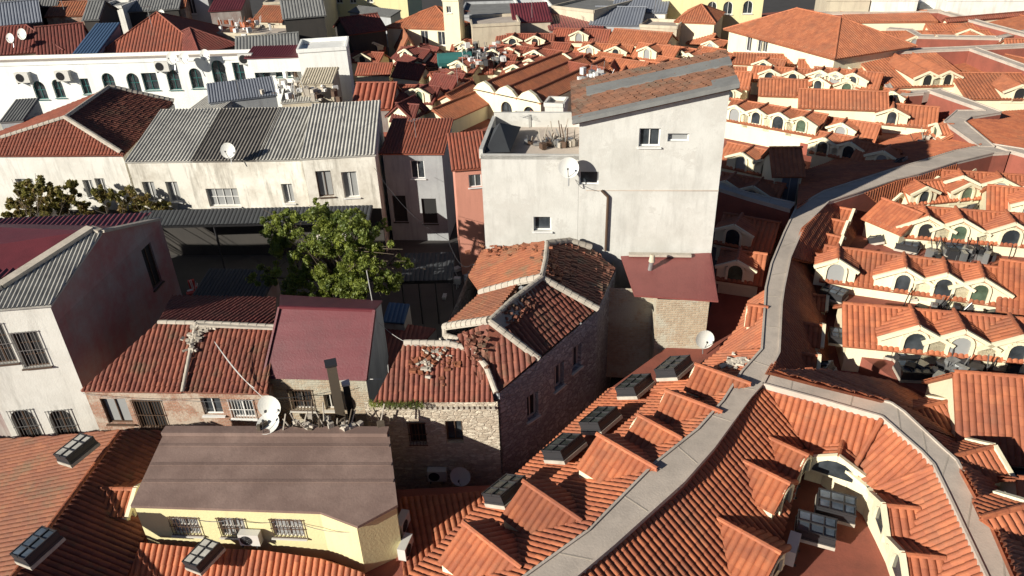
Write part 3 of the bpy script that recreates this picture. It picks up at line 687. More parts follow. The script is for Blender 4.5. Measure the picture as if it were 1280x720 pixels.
# C: maroon sheet roof house
c0=P(333,470,6.6); c1=P(457,472,6.6)
Cc=thing('maroon_roof_house','small stone-walled house with a flat maroon sheet roof beside a post','house',cen([c0,c1],0)+V(0,3,0))
facade(Cc,c0,c1,3,[(377,500,1.1,1.2,False,{'grille':RUSTM,'pm':DARK}),(412,503,.5,.9,False,{'pm':DARK})],STONE2,fm=BEIGE if 0 else FRAME,rev=.25)
c2=P(466,388,8.9); c3=P(350,382,8.9)
cs=fitplane(c0,c1,c2)
polC=MB(); sheet(polC,[P(328,473,6.55),P(457,476,6.55),PP(468,388,cs),PP(349,384,cs)],w=.9,amp=.003,n=4,course=None,prof='sine',down=(1,0,0),thick=.08); polC.build('roof',MAROON,Cc)
cb2=V(c2.x,c2.y,c2.z)
mb=MB(); sheet(mb,[PP(349,384,cs),PP(468,388,cs),P(478,376,8.0),P(350,368,8.0)],w=.9,amp=.003,n=4,course=None,prof='sine',thick=.06); mb.build('rear_roof',MAROON,Cc)
mb=MB(); mb.bar(P(457,475,6.6),PP(468,388,cs,.06),.14,.2); mb.bar(PP(349,384,cs,.05),PP(468,388,cs,.05),.12,.12); mb.bar(P(329,472,6.6),PP(349,384,cs,.05),.1,.1); mb.build('roof_trim',MAROON,Cc)
r1=V(c1.x,c1.y,6.5); r2=PP(466,390,cs); r2.z-=.15
q1=P(476,377,7.8); q2=P(352,369,7.8)
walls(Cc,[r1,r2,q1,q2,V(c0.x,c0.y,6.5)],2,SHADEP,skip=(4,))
# shaded stepped sheds between C and the stone house
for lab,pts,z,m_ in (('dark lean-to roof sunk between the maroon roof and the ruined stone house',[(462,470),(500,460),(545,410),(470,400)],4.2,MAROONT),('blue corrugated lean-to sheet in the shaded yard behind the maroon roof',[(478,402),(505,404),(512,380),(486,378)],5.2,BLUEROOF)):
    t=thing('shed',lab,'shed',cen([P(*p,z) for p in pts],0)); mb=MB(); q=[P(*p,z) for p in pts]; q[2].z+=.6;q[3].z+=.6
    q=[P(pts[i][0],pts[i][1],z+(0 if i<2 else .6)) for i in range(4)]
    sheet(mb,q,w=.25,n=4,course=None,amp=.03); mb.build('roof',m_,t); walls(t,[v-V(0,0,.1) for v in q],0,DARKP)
# E: stone house front with old tiles and hipped right end
e0=P(455,503,7.0); e1=P(622,502,7.0)
E_=thing('stone_house','coursed stone house front with a ruined old tile roof and mortar hip','house',cen([e0,e1],0)+V(0,3,0))
facade(E_,e0,e1,0,[(522,542,.75,1.25,False,{'pm':DARK,'fm':RUSTM,'grille':RUSTM}),(568,540,.75,1.25,False,{'pm':PANE,'fm':RUSTM})],STONE,rev=.3,sill=False)
et0=P(505,429,8.7); et1=P(562,430,8.7); et2=P(606,450,8.4)
ep=fitplane(e0,e1,et0)
mb=MB(); sheet(mb,[P(466,504,6.98),P(618,503,6.98),PP(607,458,ep),PP(590,438,ep),et1,et0],w=.22,amp=.05,n=6,course=.36,jit=.022,step=.035); mb.build('roof',OLDRED,E_)
mb=MB(); 
for a,b in (((505,428,8.75),(562,429,8.75)),((562,429,8.75),(590,437,8.5)),((590,437,8.5),(608,458,8.1)),((608,458,8.1),(620,490,7.4))): caps(mb,P(*a),P(*b),.13,.3); mb.bar(P(*a)-V(0,0,.05),P(*b)-V(0,0,.05),.22,.12)
mb.build('ridge_tiles',MORTAR,E_)
mb=MB()
for i in range(22):     # brick dentils under the eave
    p=P(478+i*6.6,508,6.75); mb.box(V(p.x,p.y-.02,6.72),.13,.22,.1)
mb.build('dentils',MORTAR,E_)
o=debris(E_,[(540,440,9,5),(528,452,10,8),(560,455,12,8)],0,RUST,45,'loose_tiles',5,.06,.22,(ep[0],ep[1]+.08)); o['kind']='stuff'
o=debris(E_,[(550,440,8,5),(535,455,8,6)],0,MORTAR,45,'broken_mortar',6,.05,.18,(ep[0],ep[1]+.1)); o['kind']='stuff'
# F: long ruined stone house, ridge running away from the viewer
RZ=9.7; EZ2=8.1
F_=thing('stone_house','long ruined stone house with a kinked mossy tile roof and pale mortar hips','house',P(690,420,0)-V(0,0,0))
rA=P(560,412,RZ-.6); r0=P(612,401,RZ-.1); r1=P(677,347,RZ); r2=P(682,304,RZ-.2)
eR=[P(624,489,7.4),P(673,448,7.9),P(747,385,8.15),P(770,334,8.1)]
eL=[P(556,410,8.0),P(597,364,8.2),P(590,318,8.6)]
def fpoly(pts,mat,nm='roof',jit=.022,w=.26):
    mb=MB(); sheet(mb,pts,w=w,amp=.05,n=6,course=.36,jit=jit,step=.035); return mb.build(nm,mat,F_)
fpoly([r0,eR[1],eR[2],r1],OLDRED); fpoly([P(572,420,8.9),P(600,480,7.5),eR[0],eR[1],r0],OLDRED)
fpoly([r1,eR[2],eR[3],P(735,308,8.6),r2],MOSSY,jit=.05)
fpoly([r1,r2,P(603,312,8.3),P(585,345,8.1),P(600,366,8.1),P(650,352,RZ-.5)],RUST,jit=.012); fpoly([r0,P(650,352,RZ-.5),P(601,366,8.1),P(557,408,8.0)],RUST,jit=.012)
mb=MB()
for pts,rr in (([(612,401,9.7),(640,375,9.75),(677,347,9.85),(682,325,9.8),(684,304,9.6)],.13),([(612,401,9.75),(673,448,8.05)],.17),([(677,347,9.8),(747,386,8.25)],.17),([(556,409,8.1),(612,401,9.6)],.22),([(600,366,8.2),(652,352,9.4),(677,347,9.8)],.2),([(556,409,8.1),(557,420,7.9),(575,425,8.3)],.15),([(684,304,9.6),(712,301,9.2),(738,309,8.7)],.18)):
    for a,b in zip(pts,pts[1:]): caps(mb,P(*a),P(*b),rr,.35); mb.bar(P(*a)-V(0,0,.04),P(*b)-V(0,0,.04),rr*1.5,.12)
mb.build('ridge_mortar',MORTAR,F_)
pg=MB(); pm_=fitplane(r0,eR[1],r1); pm_=(pm_[0],pm_[1]+.07)
pg.face([PP(x,y,pm_) for x,y in ((614,404),(628,411),(648,398),(662,377),(690,362),(678,350),(640,378))][::-1]); pg.build('mortar_patch',MORTAR,F_)
for pts,pl_,mt,cnt,nm,sd in (([(705,322,12,8),(725,330,12,9),(695,335,8,8)],fitplane(r1,eR[2],r2),RUST,200,'loose_tiles',11),([(700,320,14,8),(715,345,14,8)],fitplane(r1,eR[2],r2),MOSSY,160,'rubble',12),([(640,392,6,6),(655,383,7,6)],fitplane(r0,eR[1],r1),MOSSY,110,'rubble',13),([(620,312,14,3),(650,308,14,3)],fitplane(r1,r2,P(603,312,8.3)),RUST,80,'loose_tiles',14),([(590,425,10,6),(600,440,8,10)],fitplane(P(572,420,8.9),eR[0],r0),MOSSY,80,'rubble',15)):
    o=debris(F_,pts,0,mt,int(cnt*.6),nm,sd,.06,.2,(pl_[0],pl_[1]+.08)); o['kind']='stuff'
fb=[V(p.x,p.y,p.z-.12) for p in eR]
W1=facade(F_,fb[0]+V(-.05,0,0),fb[1],0,[(666,508,.7,1.4,False),],RUBBLE,fm=FRAME,pm=DARK,rev=.3)
facade(F_,fb[1],fb[2],0,[(699,470,.75,1.4,False,{'name':'window'}),(721,447,.75,1.4,False)],RUBBLE,fm=FRAME,pm=PANE,rev=.3)
facade(F_,fb[2],fb[3],0,[],RUBBLE)
walls(F_,[fb[3],V(r2.x,r2.y+.5,8),V(eL[2].x,eL[2].y,8),V(eL[0].x,eL[0].y,7.9),V(fb[0].x-1.6,fb[0].y+1.5,7.4),fb[0]],0,RUBBLE,skip=(5,))
# G: tall plaster house with lower left wing
g0=P(758,316,6); g1=P(889,316,6)
# true facade line from the left wing through the right corner
GZ=8.3; g1=P(889,316,GZ); gw0=P(607,310,GZ) 
gt=Zat(g1,107); gl_=P(722,312,GZ); 
G_=thing('tall_plaster_house','tall blank grey plaster house with a patched sloping tile roof, the highest in view','house',V((gl_.x+g1.x)/2,g1.y+3,0))
tl=V(gl_.x,gl_.y,Zat(gl_,150)); tr=V(g1.x,g1.y,gt); dgx=V(tr.x-tl.x,tr.y-tl.y,0).normalized(); gi=V(-dgx.y,dgx.x,0)
facade(G_,V(gl_.x,gl_.y,tl.z),V(g1.x,g1.y,tr.z),0,[(812,172,1.05,.95,False,{'bars':(1,0),'sill':True}),(848,172,1.05,.42,False,{'sill':False,'bars':(0,0),'pm':CURT}),(736,223,1.0,.75,False,{'sill':False,'bars':(0,0)})],GREYP,fm=WPAINT,rev=.25)
GD=5.0
back=[tl+gi*GD,tr+gi*GD]
walls(G_,[tr,tr+gi*GD+V(0,0,.5),tl+gi*GD+V(0,0,.5),tl],0,GREYP,skip=(3,))
mb=MB(); mb.face([tr,tr+gi*GD+V(0,0,.5),tr+gi*GD]) ; 
ov=dgx*.35
q4=[tl-ov-gi*.35+V(0,0,.05),tr+ov-gi*.35+V(0,0,.15),tr+ov+gi*(GD-.2)+V(0,0,.6),tl-ov*2+gi*(GD+.3)+V(0,0,.5)]
sheet(mb,q4,w=.25,amp=.05,n=5,course=.38,jit=.03,step=.03,thick=.16); mb.build('roof',ROOFG,G_)
mb=MB()
def onq(u,v,z=.1):
    a=q4[0].lerp(q4[1],u); b=q4[3].lerp(q4[2],u); return a.lerp(b,v)+V(0,0,z)
for (u0,u1,v0,v1) in ((0,1,-.02,.07),(.1,1.0,.52,.74),(.85,1,.07,.2)):
    mb.face([onq(u0,v0),onq(u1,v0),onq(u1,v1),onq(u0,v1)]); mb.face([onq(u0,v0,-.12),onq(u1,v0,-.12),onq(u1,v0),onq(u0,v0)])
mb.build('felt_patches',GREYROOF,G_)
mb=MB(); mb.bar(V(gl_.x+.4,gl_.y-.03,Zat(gl_,238)),V(g1.x,g1.y-.03,Zat(g1,238)),.06,.05); mb.build('wall_seam',CONC,G_)
# drain pipe
pp0=PV(752,237,gl_,g1)-gi*.12; pp1=PV(760,245,gl_,g1)-gi*.12; pp2=PV(757,312,gl_,g1)-gi*.12
mb=MB(); mb.tube(pp0,pp1,.07); mb.tube(pp1,pp2,.07); tag(mb.build('drain_pipe',RUSTM),'bent dark drain pipe running down the tall plaster facade','pipe')
# left wing
wr=V(gl_.x+.0,gl_.y,0)-dgx*.0; wl=V(gw0.x,gw0.y,0)
wz=Zat(wl,194)
wa=V(wl.x,wl.y,wz); wb_=V(wr.x-.01,wr.y,wz)
Wg=thing('plaster_wing','lower flat-topped grey plaster wing joined left of the tall house','house',V((wl.x+wr.x)/2,wl.y+2.5,0))
facade(Wg,wa,wb_,0,[(678,280,.95,.85,False,{'bars':(0,0)})],GREYP,fm=WPAINT,rev=.28)
wd=6.0; wi=V(-(wb_-wa).normalized().y,(wb_-wa).normalized().x,0)
walls(Wg,[wb_,wb_+wi*wd,wa+wi*wd,wa],0,GREYP,skip=(3,))
mb=MB(); mb.face([wa+V(0,0,-.4),wb_+V(0,0,-.4),wb_+wi*wd+V(0,0,-.4),wa+wi*wd+V(0,0,-.4)]); mb.build('terrace',CONC,Wg)
mb=MB(); mb.bar(wa+V(0,0,-.1)+wi*.1,wb_+V(0,0,-.1)+wi*.1,.2,.25); mb.bar(wa+wi*.2,wa+wi*wd,.2,.5); mb.bar(wa+wi*wd,wb_+wi*wd,.2,.9); mb.build('parapet',GREYP,Wg)
mb=MB(); a=wa+V(0,0,-.05)+wi*1.0+dgx*.2; apx=wa+wi*3.0+V(.5,0,.75)
mb.face([wa+wi*.3+V(.15,0,0),wa+wi*.3+V(1.5,0,0),apx+V(.2,0,0)]); mb.face([wa+wi*.3+V(1.5,0,0),wa+wi*4.5+V(1.7,0,0),apx+V(.2,0,0)]); mb.face([wa+wi*4.5+V(1.7,0,0),wa+wi*4.5+V(.1,0,0),apx+V(.2,0,0)]); mb.face([wa+wi*4.5+V(.1,0,0),wa+wi*.3+V(.15,0,0),apx+V(.2,0,0)])
mb.build('stair_roof',SLATE,Wg)
# H: small brick building with flat red sheet roof
h0=P(800,369,7.8); h1=P(897,375,7.8)
H_=thing('red_roof_house','small brick and stone building with a smooth red sheet roof below the tall house','house',cen([h0,h1],0)+V(0,2,0))
hw0=P(822,374,7.7); hw1=P(887,376,7.7)
facade(H_,hw0,hw1,2,[],STONE2)
ht=[P(780,320,8.4),P(889,316,8.4)]
pH=fitplane(h1,h0,ht[1])
mb=MB(); sheet(mb,[P(793,369,7.8),P(898,376,7.8),PP(889,316,pH),PP(776,320,pH)],w=1,amp=.004,n=3,course=None,thick=.1); mb.build('roof',REDMETAL,H_)
bk=[V(hw1.x,hw1.y+4.3,7.75),V(hw0.x-1.6,hw0.y+4.3,7.75)]
hl=P(765,372,7.7)
walls(H_,[hw1,bk[0],bk[1],V(hl.x,hl.y+1.0,7.7),V(hw0.x,hw0.y+1.0,7.7),hw0],2,STONE2,skip=(5,))
mb=MB(); a=PP(786,318,pH,.1); b=PP(864,319,pH,.1); mb.bar(a,b,.3,.12); mb.build('flashing',MORTAR,H_)
# L: yellow house with brown membrane roof
LZ=6.0
lpts=[(163,632,LZ),(400,640,LZ),(447,658,LZ),(497,631,LZ),(486,538,LZ+.7),(207,537,LZ+.7)]
lp=fitplane(P(*lpts[0]),P(*lpts[2]),P(*lpts[4]))
Lq=[PP(p[0],p[1],lp) for p in lpts]
L_=thing('yellow_house','low pale yellow house with a flat brown membrane roof','house',cen(Lq,3))
mb=MB(); mb.face(Lq)
lo=[p-V(0,0,.12) for p in Lq]
for i in range(6): j=(i+1)%6; mb.face([lo[i],lo[j],Lq[j],Lq[i]])
mb.build('roof',MEMB,L_)
mb=MB()
for f_ in (.3,.52,.78): mb.bar(Lq[0].lerp(Lq[5],f_)+V(.05,0,.02),Lq[3].lerp(Lq[4],f_)+V(-.05,0,.02),.16,.02)
mb.bar(Lq[5]+V(0,-.15,.06),Lq[4]+V(0,-.15,.06),.45,.18); mb.build('seams',MEMB,L_)
ins=cen(Lq,0); 
Li=[V(p.x+(ins.x-p.x)*.02,p.y+(ins.y-p.y)*.03,p.z-.1) for p in Lq]
WO=dict(grille=RUSTM,pm=CURT,fm=FRAME,bars=(1,1))
facade(L_,Li[0],Li[1],3,[(232,657,1.15,.95,False,WO),(291,659,1.05,1.0,False,WO),(360,660,1.25,.95,False,WO)],YELLOW,fm=FRAME,rev=.15)
walls(L_,[Li[1],Li[2]],3,YELLOW,skip=(1,)); walls(L_,[Li[2],Li[3]],3,YELLOW,skip=(1,)); walls(L_,[Li[3],Li[4],Li[5],Li[0]],3,YELLOW,skip=(3,))
# salmon house
s0=P(572,212,8.6); s1=P(607,206,8.6)
building('salmon_house','salmon pink narrow house squeezed left of the grey plaster wing','house',(568,210),(607,207),8.5,4.0,1.2,0,kind='shed',tile=RED2,wall=SALMON,wins=[(594,226,.9,.95,False)],n=5)
# shaded infill house
building('infill_house','blue-grey shaded house with two tall dark doorways between the white row and salmon house','house',(478,190),(552,190),7.6,5,1.1,0,kind='shed',tile=RED2,wall=SHADEP,wins=[(522,212,1.1,1.5,False,{'bars':(1,0)}),(500,261,1.1,2.3,False,{'pm':DARK,'fm':WOODSHADE,'bars':(0,0)}),(537,264,1.2,2.2,False,{'pm':DARK,'fm':WOODSHADE,'bars':(0,0)})],n=5)
# back row left: grey corrugated roofed facade in three ranges
def corr(name,label,A,B,ze,depth,rise,wins,mat,**k):
    return building(name,label,'house',A,B,ze,depth,rise,0,kind='shed',tile=mat,wall=AGED,wins=wins,n=6,w=.27,amp=.045,over=.12,prof='sine',**k)
WO2=lambda w_,h_:None
corr('terraced_house','aged cream terraced house with pale corrugated roof and two tall windows beside the hipped house',(158,201),(240,200),8.0,7,1.9,[(188,240,.95,1.7,False),(217,240,.95,1.7,False)],CORR,pm=CURT,rev=.3)
corr('terraced_house','aged cream terraced house with dark corrugated roof and a wide balcony window',(240,200),(322,199),8.0,7,1.9,[(279,247,2.5,1.5,False,{'bars':(3,1)})],CORRD,pm=CURT,rev=.3)
corr('terraced_house','narrow aged terraced house with two windows left of the projecting one',(322,199),(377,198),8.0,7,1.9,[(334,243,.75,1.6,False),(360,242,.85,1.6,False)],CORR,pm=CURT,rev=.3)
corr('terraced_house','projecting aged terraced house with red eave band above the tree',(377,197),(468,192),8.3,7.5,1.9,[(406,230,1.15,2.1,False,{'fm':RUSTM}),(438,231,1.15,2.1,False)],CORR,pm=CURT,rev=.3)
mb=MB(); a=P(158,205,7.7); b=P(377,203,7.7)
# J1 red tiled house top left
jz=8.2; j0=P(-60,192,jz); j1=P(152,191,jz)
J_=thing('hip_roof_house','large cream house with a red hipped tile roof behind the autumn shrub','house',cen([j0,j1],0)+V(0,6,0))
jr0=P(82,147,10.2); jr1=P(136,109,10.2); jb1=P(217,127,8.2); jb0=P(-60,155,8.0)
for pts,mt in (([j0+V(0,-.3,-.1),j1+V(.2,-.3,-.1),jr0],RED2),([j1+V(.2,-.3,-.1),jb1,jr1,jr0],OLDRED),([jr0,jr1,P(0,166,8.2),j0+V(-.3,0,-.1)],RED2)):
    mb=MB(); sheet(mb,pts,w=.42 if mt is OLDRED else .28,amp=.09 if mt is OLDRED else .045,n=6,course=.4,jit=.015); mb.build('roof',mt,J_)
mb=MB(); caps(mb,j1,jr0,.22); caps(mb,jr0,jr1,.2); caps(mb,jr1,jb1,.28); caps(mb,j0,jr0,.2); mb.build('ridge_tiles',MORTAR,J_)
facade(J_,V(j0.x,j0.y,jz-.2),V(j1.x,j1.y,jz-.2),0,[(33,233,1.5,1.3,False),(112,236,.8,1.5,False),(127,234,.8,1.5,False)],WHITEP,pm=CURT,rev=.3)
walls(J_,[V(j1.x,j1.y,jz-.2),V(jb1.x,jb1.y,8.0),V(jb0.x,jb0.y,7.9),V(j0.x,j0.y,jz-.2)],0,AGED,skip=(3,))
# K: long white building with arched windows
kw=[(x_,y_,a_*.72,b_*.74,c_) for x_,y_,a_,b_,c_ in [(50,113,1.8,2.6,True),(73,111,1.5,2.6,True),(107,108,1.3,2.2,False),(136,103,1.8,2.6,True),(167,104,1.8,2.8,True),(188,102,2.2,2.4,False),(217,100,1.8,2.8,True),(245,98,1.8,2.8,True),(274,92,2.0,3.6,True),(299,91,1.6,2.8,False),(327,88,2.2,3.0,False),(353,88,2.2,1.8,True)]]
K_,kc,kdx,kin,_=building('long_white_building','very long bright white building with a line of dark arched windows','building',(-60,84),(376,72),10.2,3,.6,0,kind='flat',tile=CONC,wall=WHITE2,wins=kw,fm=GREEN,rev=.3,bars=(1,1))
building('canopy_block','white block with a maroon roof edge at the right end of the long white building','building',(308,71),(376,69),10.6,3,.4,9,kind='shed',tile=MAROON,wall=WHITE2,n=3,course=None)
building('blue_white_tower','tall white block rising at the right end of the long white building','building',(372,66),(433,62),11.0,5,.3,3,kind='flat',tile=WHITE2,wall=WHITE2,wins=[(380,75,2.4,4.0,False,{'pm':DARK})],fm=STEEL)
# ================================================================ COURTYARD EDGE, AWNINGS
def awning(label,A,B,z,dep,mat,drop=.5):
    p0,p1=P(*A,z),P(*B,z); dx=(p1-p0).normalized(); inn=V(-dx.y,dx.x,0)
    t=thing('awning',label,'awning',cen([p0,p1],0)); mb=MB(); sheet(mb,[p0,p1,p1+inn*dep+V(0,0,drop),p0+inn*dep+V(0,0,drop)],w=.3,amp=.03,n=4,course=None,thick=.08); mb.build('roof',mat,t)
    m2=MB(); L=(p1-p0).length
    for i in range(4): m2=MB(); q=p0.lerp(p1,.02+.96*i/3)+inn*.15; m2.tube(V(q.x,q.y,0),q,.06); m2.build('post',DARKM,t); mb=MB(); mb.bar(p0+V(0,0,-.1),p1+V(0,0,-.1),.08,.18); mb.build('fascia',DARKM,t)
    return t
awning('long grey sheet awning in shadow along the foot of the white row',(165,283),(462,276),4.3,1.7,SLATE)  # dark tone and overhang stand in for the cast courtyard shadow
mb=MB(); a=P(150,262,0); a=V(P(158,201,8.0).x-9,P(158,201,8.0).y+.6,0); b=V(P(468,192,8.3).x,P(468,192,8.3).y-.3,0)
mb.bar(a+V(0,0,2),b+V(0,0,2),.1,4.); tag(mb.build('shade_panel',WOODSHADE),'dark panel added for shade on the facades under the long awning of the white row','shade panel')  # panel added to put the cast shadow on the lower facades
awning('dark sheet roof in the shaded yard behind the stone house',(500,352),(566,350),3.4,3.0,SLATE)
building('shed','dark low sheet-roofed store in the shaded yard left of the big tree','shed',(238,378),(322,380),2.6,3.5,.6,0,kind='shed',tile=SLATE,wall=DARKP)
# ================================================================ FAR CENTRE AND RIGHT: MARKET RANGES
AW=lambda *p:[(x,y,1.1,1.5,True,{'sill':False,'bars':(0,0)}) for x,y in p]
def mr(label,A,B,ze,depth,rise,zb,wins=(),dorm=(),da=1.0,kind='gable',tile=ORANGE2,wall=CREAM,name='market_range',cat='market range',n=4,w=.3,**k):
    if cat=='market range' and 'rr' not in k: depth*=.72; rise*=.66
    return building(name,label,cat,A,B,ze,depth,rise,zb,kind,tile,wall,wins,dorm,da=da,n=n,w=w,group=G_ROW if cat=='market range' else None,**k)
FD=[(.14,2.2),(.38,2.2),(.62,2.2),(.86,2.2)]
mr('sunlit range with four close arched dormers just above the tall house shadow',(903,147),(1018,168),6.6,5.5,1.7,4.8,dorm=FD,da=1.2)
mr('cream long block with two arches in the sun above the shadowed roofs',(1001,132),(1108,136),7.6,4.2,1.5,4.8,AW((1020,141),(1055,143)))
mr('cream block with a plain red roof left of the two-arched long block',(951,117),(1007,119),7.8,4.2,1.4,4.8)
mr('small cream block with two little windows beside the tall house roof',(904,107),(934,109),7.6,4.2,1.5,4.8)
mr('short range with small arched dormers below the big hipped hall',(940,99),(1012,104),7.2,4,1.4,4.8,dorm=[(.3,1.8),(.7,1.8)])
mr('low range with rounded dormers right under the corner of the hipped hall',(1014,102),(1096,110),7.2,4.4,1.5,4.8,dorm=[(.12,2.3),(.36,2.3),(.62,2.4)],da=1.2)
mr('long low red roofed strip at the foot of the white hall wall',(917,78),(1016,82),7.2,4,1.0,4.8)
h_=mr('big market hall with a wide hipped orange roof and white walls',(912,34),(1044,69),9.2,10,2.3,4.8,kind='hip',name='market_hall',cat='hall',wall=CREAM,wins=[(936,55,.9,1.6,False),(950,56,.9,1.6,False),(956,56,.9,1.6,False)],over=.5)
mr('pale yellow house with a hipped orange roof left of the big hall',(845,26),(893,28),9,7,1.4,5,kind='hip',name='yellow_house',cat='house',wins=[(863,40,1.3,2.6,False,{'fm':REDMETAL})])
mr('very long pale yellow building along the top edge behind the yellow house',(828,-2),(955,-3),10.6,10,.3,5,kind='flat',tile=CONC,name='long_building',cat='building',wall=YELLOW,wins=[(890,10,1.2,1.6,True),(910,10,1.2,1.6,True),(935,9,1.2,1.6,True)])
# shadowed cluster right of the tall house
mr('shaded range with two small arched dormers beside the tall house wall',(897,204),(980,222),6.4,5,1.6,4.8,dorm=[(.36,2.0),(.76,2.0)],da=1.2)
mr('shaded lower range between the tall house and the grey gutter walk',(893,243),(966,258),6.2,4.6,1.5,4.8,dorm=[(.18,2),(.65,2.2)],da=1.2)
t_=mr('cream stair tower with a tall blue-grey door in the shaded roofs',(969,217),(1003,217),7.9,3.4,1.2,4.8,[(986,240,1.2,2.4,False,{'pm':STEEL,'fm':FRAME})],name='stair_tower',cat='tower')
mr('shaded range with one arched dormer left of the walkway bend',(1016,188),(1075,199),6.5,4.6,1.5,4.8,dorm=[(.2,2),(.75,2.2)],da=1.15)
mr('shaded range ending in an arch beside the broken walkway patch',(1066,200),(1113,209),6.7,4,1.4,4.8,dorm=[(.75,2.0)],da=1.1)
mr('shaded red roof strip under the cream two-arched block',(1010,166),(1090,178),6.2,4,1.6,4.8,dorm=[(.5,2)],da=1.1)
mr('shaded roof at the tall house foot below the grey gutter walk',(897,300),(960,312),6.2,4.6,1.6,4.8,dorm=[(.3,2)],da=1.1)
mr('shaded lower roof next to the red sheet roof and the walkway',(899,345),(948,352),5.9,4.,1.5,4.8,dorm=[(.4,1.8)],da=1.0)
# bands further right
mr('cream wall with two arched dormers above the zigzag walkway',(1108,108),(1217,105),7.2,9.5,1.1,4.8,dorm=[(.45,2.2),(.68,2.2)],da=1.2,rr=.93)
mr('range with an arch between the hall corner and zigzag walkway',(1098,152),(1168,158),6.6,5,1.6,4.8,dorm=[(.22,2.2)],da=1.2)
mr('small cream stepped block beside the hall corner alley',(1101,124),(1128,128),7.4,3,1,4.8,dorm=[(.5,1.8)],da=.9)
mr('cream arched gable at the left of the zigzag walkway turn',(1163,162),(1178,174),7.2,2.6,1,4.8,dorm=[(.5,1.8)],da=.9)
mr('cream range with round headed dormers in the third band from the top',(1112,57),(1262,55),7.2,4,.8,4.8,dorm=[(.2,2.4),(.37,2.4),(.54,2.4),(.72,2.2)],da=1.2,rr=.85)
mr('long cream arcade with five arches under the top roof band',(1062,27),(1170,26),8.0,4.5,.45,4.8,AW((1075,30),(1094,30),(1112,30),(1131,30),(1151,29)),rr=.93)
mr('far right cream arcade cut by the diagonal walkway near the top',(1222,26),(1300,44),8.0,5,.5,4.8,AW((1242,33),(1260,38)),rr=.93)
mr('orange slope with one cream gabled dormer in the second band from the top',(1170,45),(1250,45),7.6,4,.6,4.8,dorm=[(.5,3.2)],da=1.1,rr=.93)
mr('triangular cream court wall with three arches at the right',(1185,83),(1264,102),6.8,6,.9,4.8,AW((1203,90),(1222,95),(1243,100)),rr=.93)
mr('long range right of the triangular court below the diagonal walkway',(1210,122),(1360,123),7.0,5,1.0,4.8,dorm=[(.42,2.4)],da=1.2,rr=.93)
mr('plain range above the diagonal walkway at the right edge',(1262,70),(1400,74),7.4,7,1.8,4.8,dorm=[(.3,2.4)],da=1.1)
mr('top right roof band behind the last walkway',(1185,26),(1290,17),8.6,0.9,.3,4.8,tile=RED2)
# street facades closing the view at the top right
for i,(a,b,wn,lb) in enumerate((((1033,1),(1088,1),3,'pale street facade with tall shuttered openings, left of three at the top edge'),((1090,1),(1148,1),3,'cream street facade with grey doors in the middle of the top edge row'),((1184,1),(1300,1),4,'shaded pale street facade at the top right corner'))):
    mr(lb,a,b,9.8,8,.2,5,[(a[0]+(b[0]-a[0])*(k+.5)/wn,6,2,2.6,False,{'pm':CURT if k%2 else DARK}) for k in range(wn)],kind='flat',tile=CONC,wall=BEIGE if i==0 else WHITEP,name='street_building',cat='building')
mr('white flat canopy between the street facades at the top edge',(1150,6),(1180,6),8.6,6,.2,5,kind='flat',tile=WHITE2,wall=WHITE2,name='canopy',cat='canopy')
# ---- centre: triple vaulted building and its neighbours
tv=thing('vaulted_market_hall','cream gabled market hall with three parallel long roofs behind the plaster wing','hall',V(*P(640,125,4.8)))
c0_=P(592,112,7.4); c1_=P(676,130,7.4); dx_=(c1_-c0_).normalized(); in_=V(-dx_.y,dx_.x,0); LL=(c1_-c0_).length
bkdir=(P(735,68,8.4)-P(640,108,8.4)); bkdir.z=0; bl_=bkdir.length; bkdir.normalize()
for i in range(3):
    a=c0_+dx_*LL*i/3; b=c0_+dx_*LL*(i+1)/3; m=(a+b)/2+V(0,0,.85); D=bkdir*bl_
    mb=MB(); sheet(mb,[a+D,a,m,m+D],w=.3,n=4,course=None,amp=.05); sheet(mb,[b,b+D,m+D,m],w=.3,n=4,course=None,amp=.05); caps(mb,m,m+D,.14); mb.build('roof',ORANGE2,tv)
    mb=MB(); W,ok=wall_panel(mb,V(a.x,a.y,7.38),V(b.x,b.y,7.38),4.2,[(LL/6-.7,LL/6+.7,4.9,6.9,True)] if i else [],rev=.25); k=8
    arc=[V(a.x,a.y,7.38).lerp(V(b.x,b.y,7.38),t_)+V(0,0,h_)-bkdir*.05 for t_,h_ in ((0,.12),(.22,.7),(.5,1.05),(.78,.7),(1,.12))]; mb.face(arc)
    for p_,q_ in zip(arc,arc[1:]): mb.face([p_,p_+bkdir*.4,q_+bkdir*.4,q_])
    mb.build('gable_wall',CREAM,tv)
    for h in ok: window(tv,W,h,DARKM,PANE,rev=.25)
walls(tv,[V(c1_.x,c1_.y,7.3),V(*(c1_+D).xy,7.3),V(*(c0_+D).xy,7.3),V(c0_.x,c0_.y,7.3)],4,CREAM,skip=(3,))
mr('small cream side hall with a shaded front left of the triple vaulted hall',(560,150),(610,128),6.4,4.5,1.2,3.5,kind='gable')
mr('long cream gallery descending toward the triple vaulted hall door',(577,131),(604,116),6.6,4.5,1.3,3.5)
mr('low red roof with a cream wall right of the vaulted hall arches',(655,150),(684,158),5.9,3,.7,3.5)
mr('cream chimney-like block between the vaulted hall and the tall house',(681,133),(704,134),8.4,2,.1,4,kind='flat',tile=CONC,wall=WHITEP,name='stair_block',cat='block')
mr('low white boundary block behind the wing parapet',(640,152),(682,153),7.0,2.0,.1,3,kind='flat',tile=CONC,wall=WHITEP,name='boundary_block',cat='block')
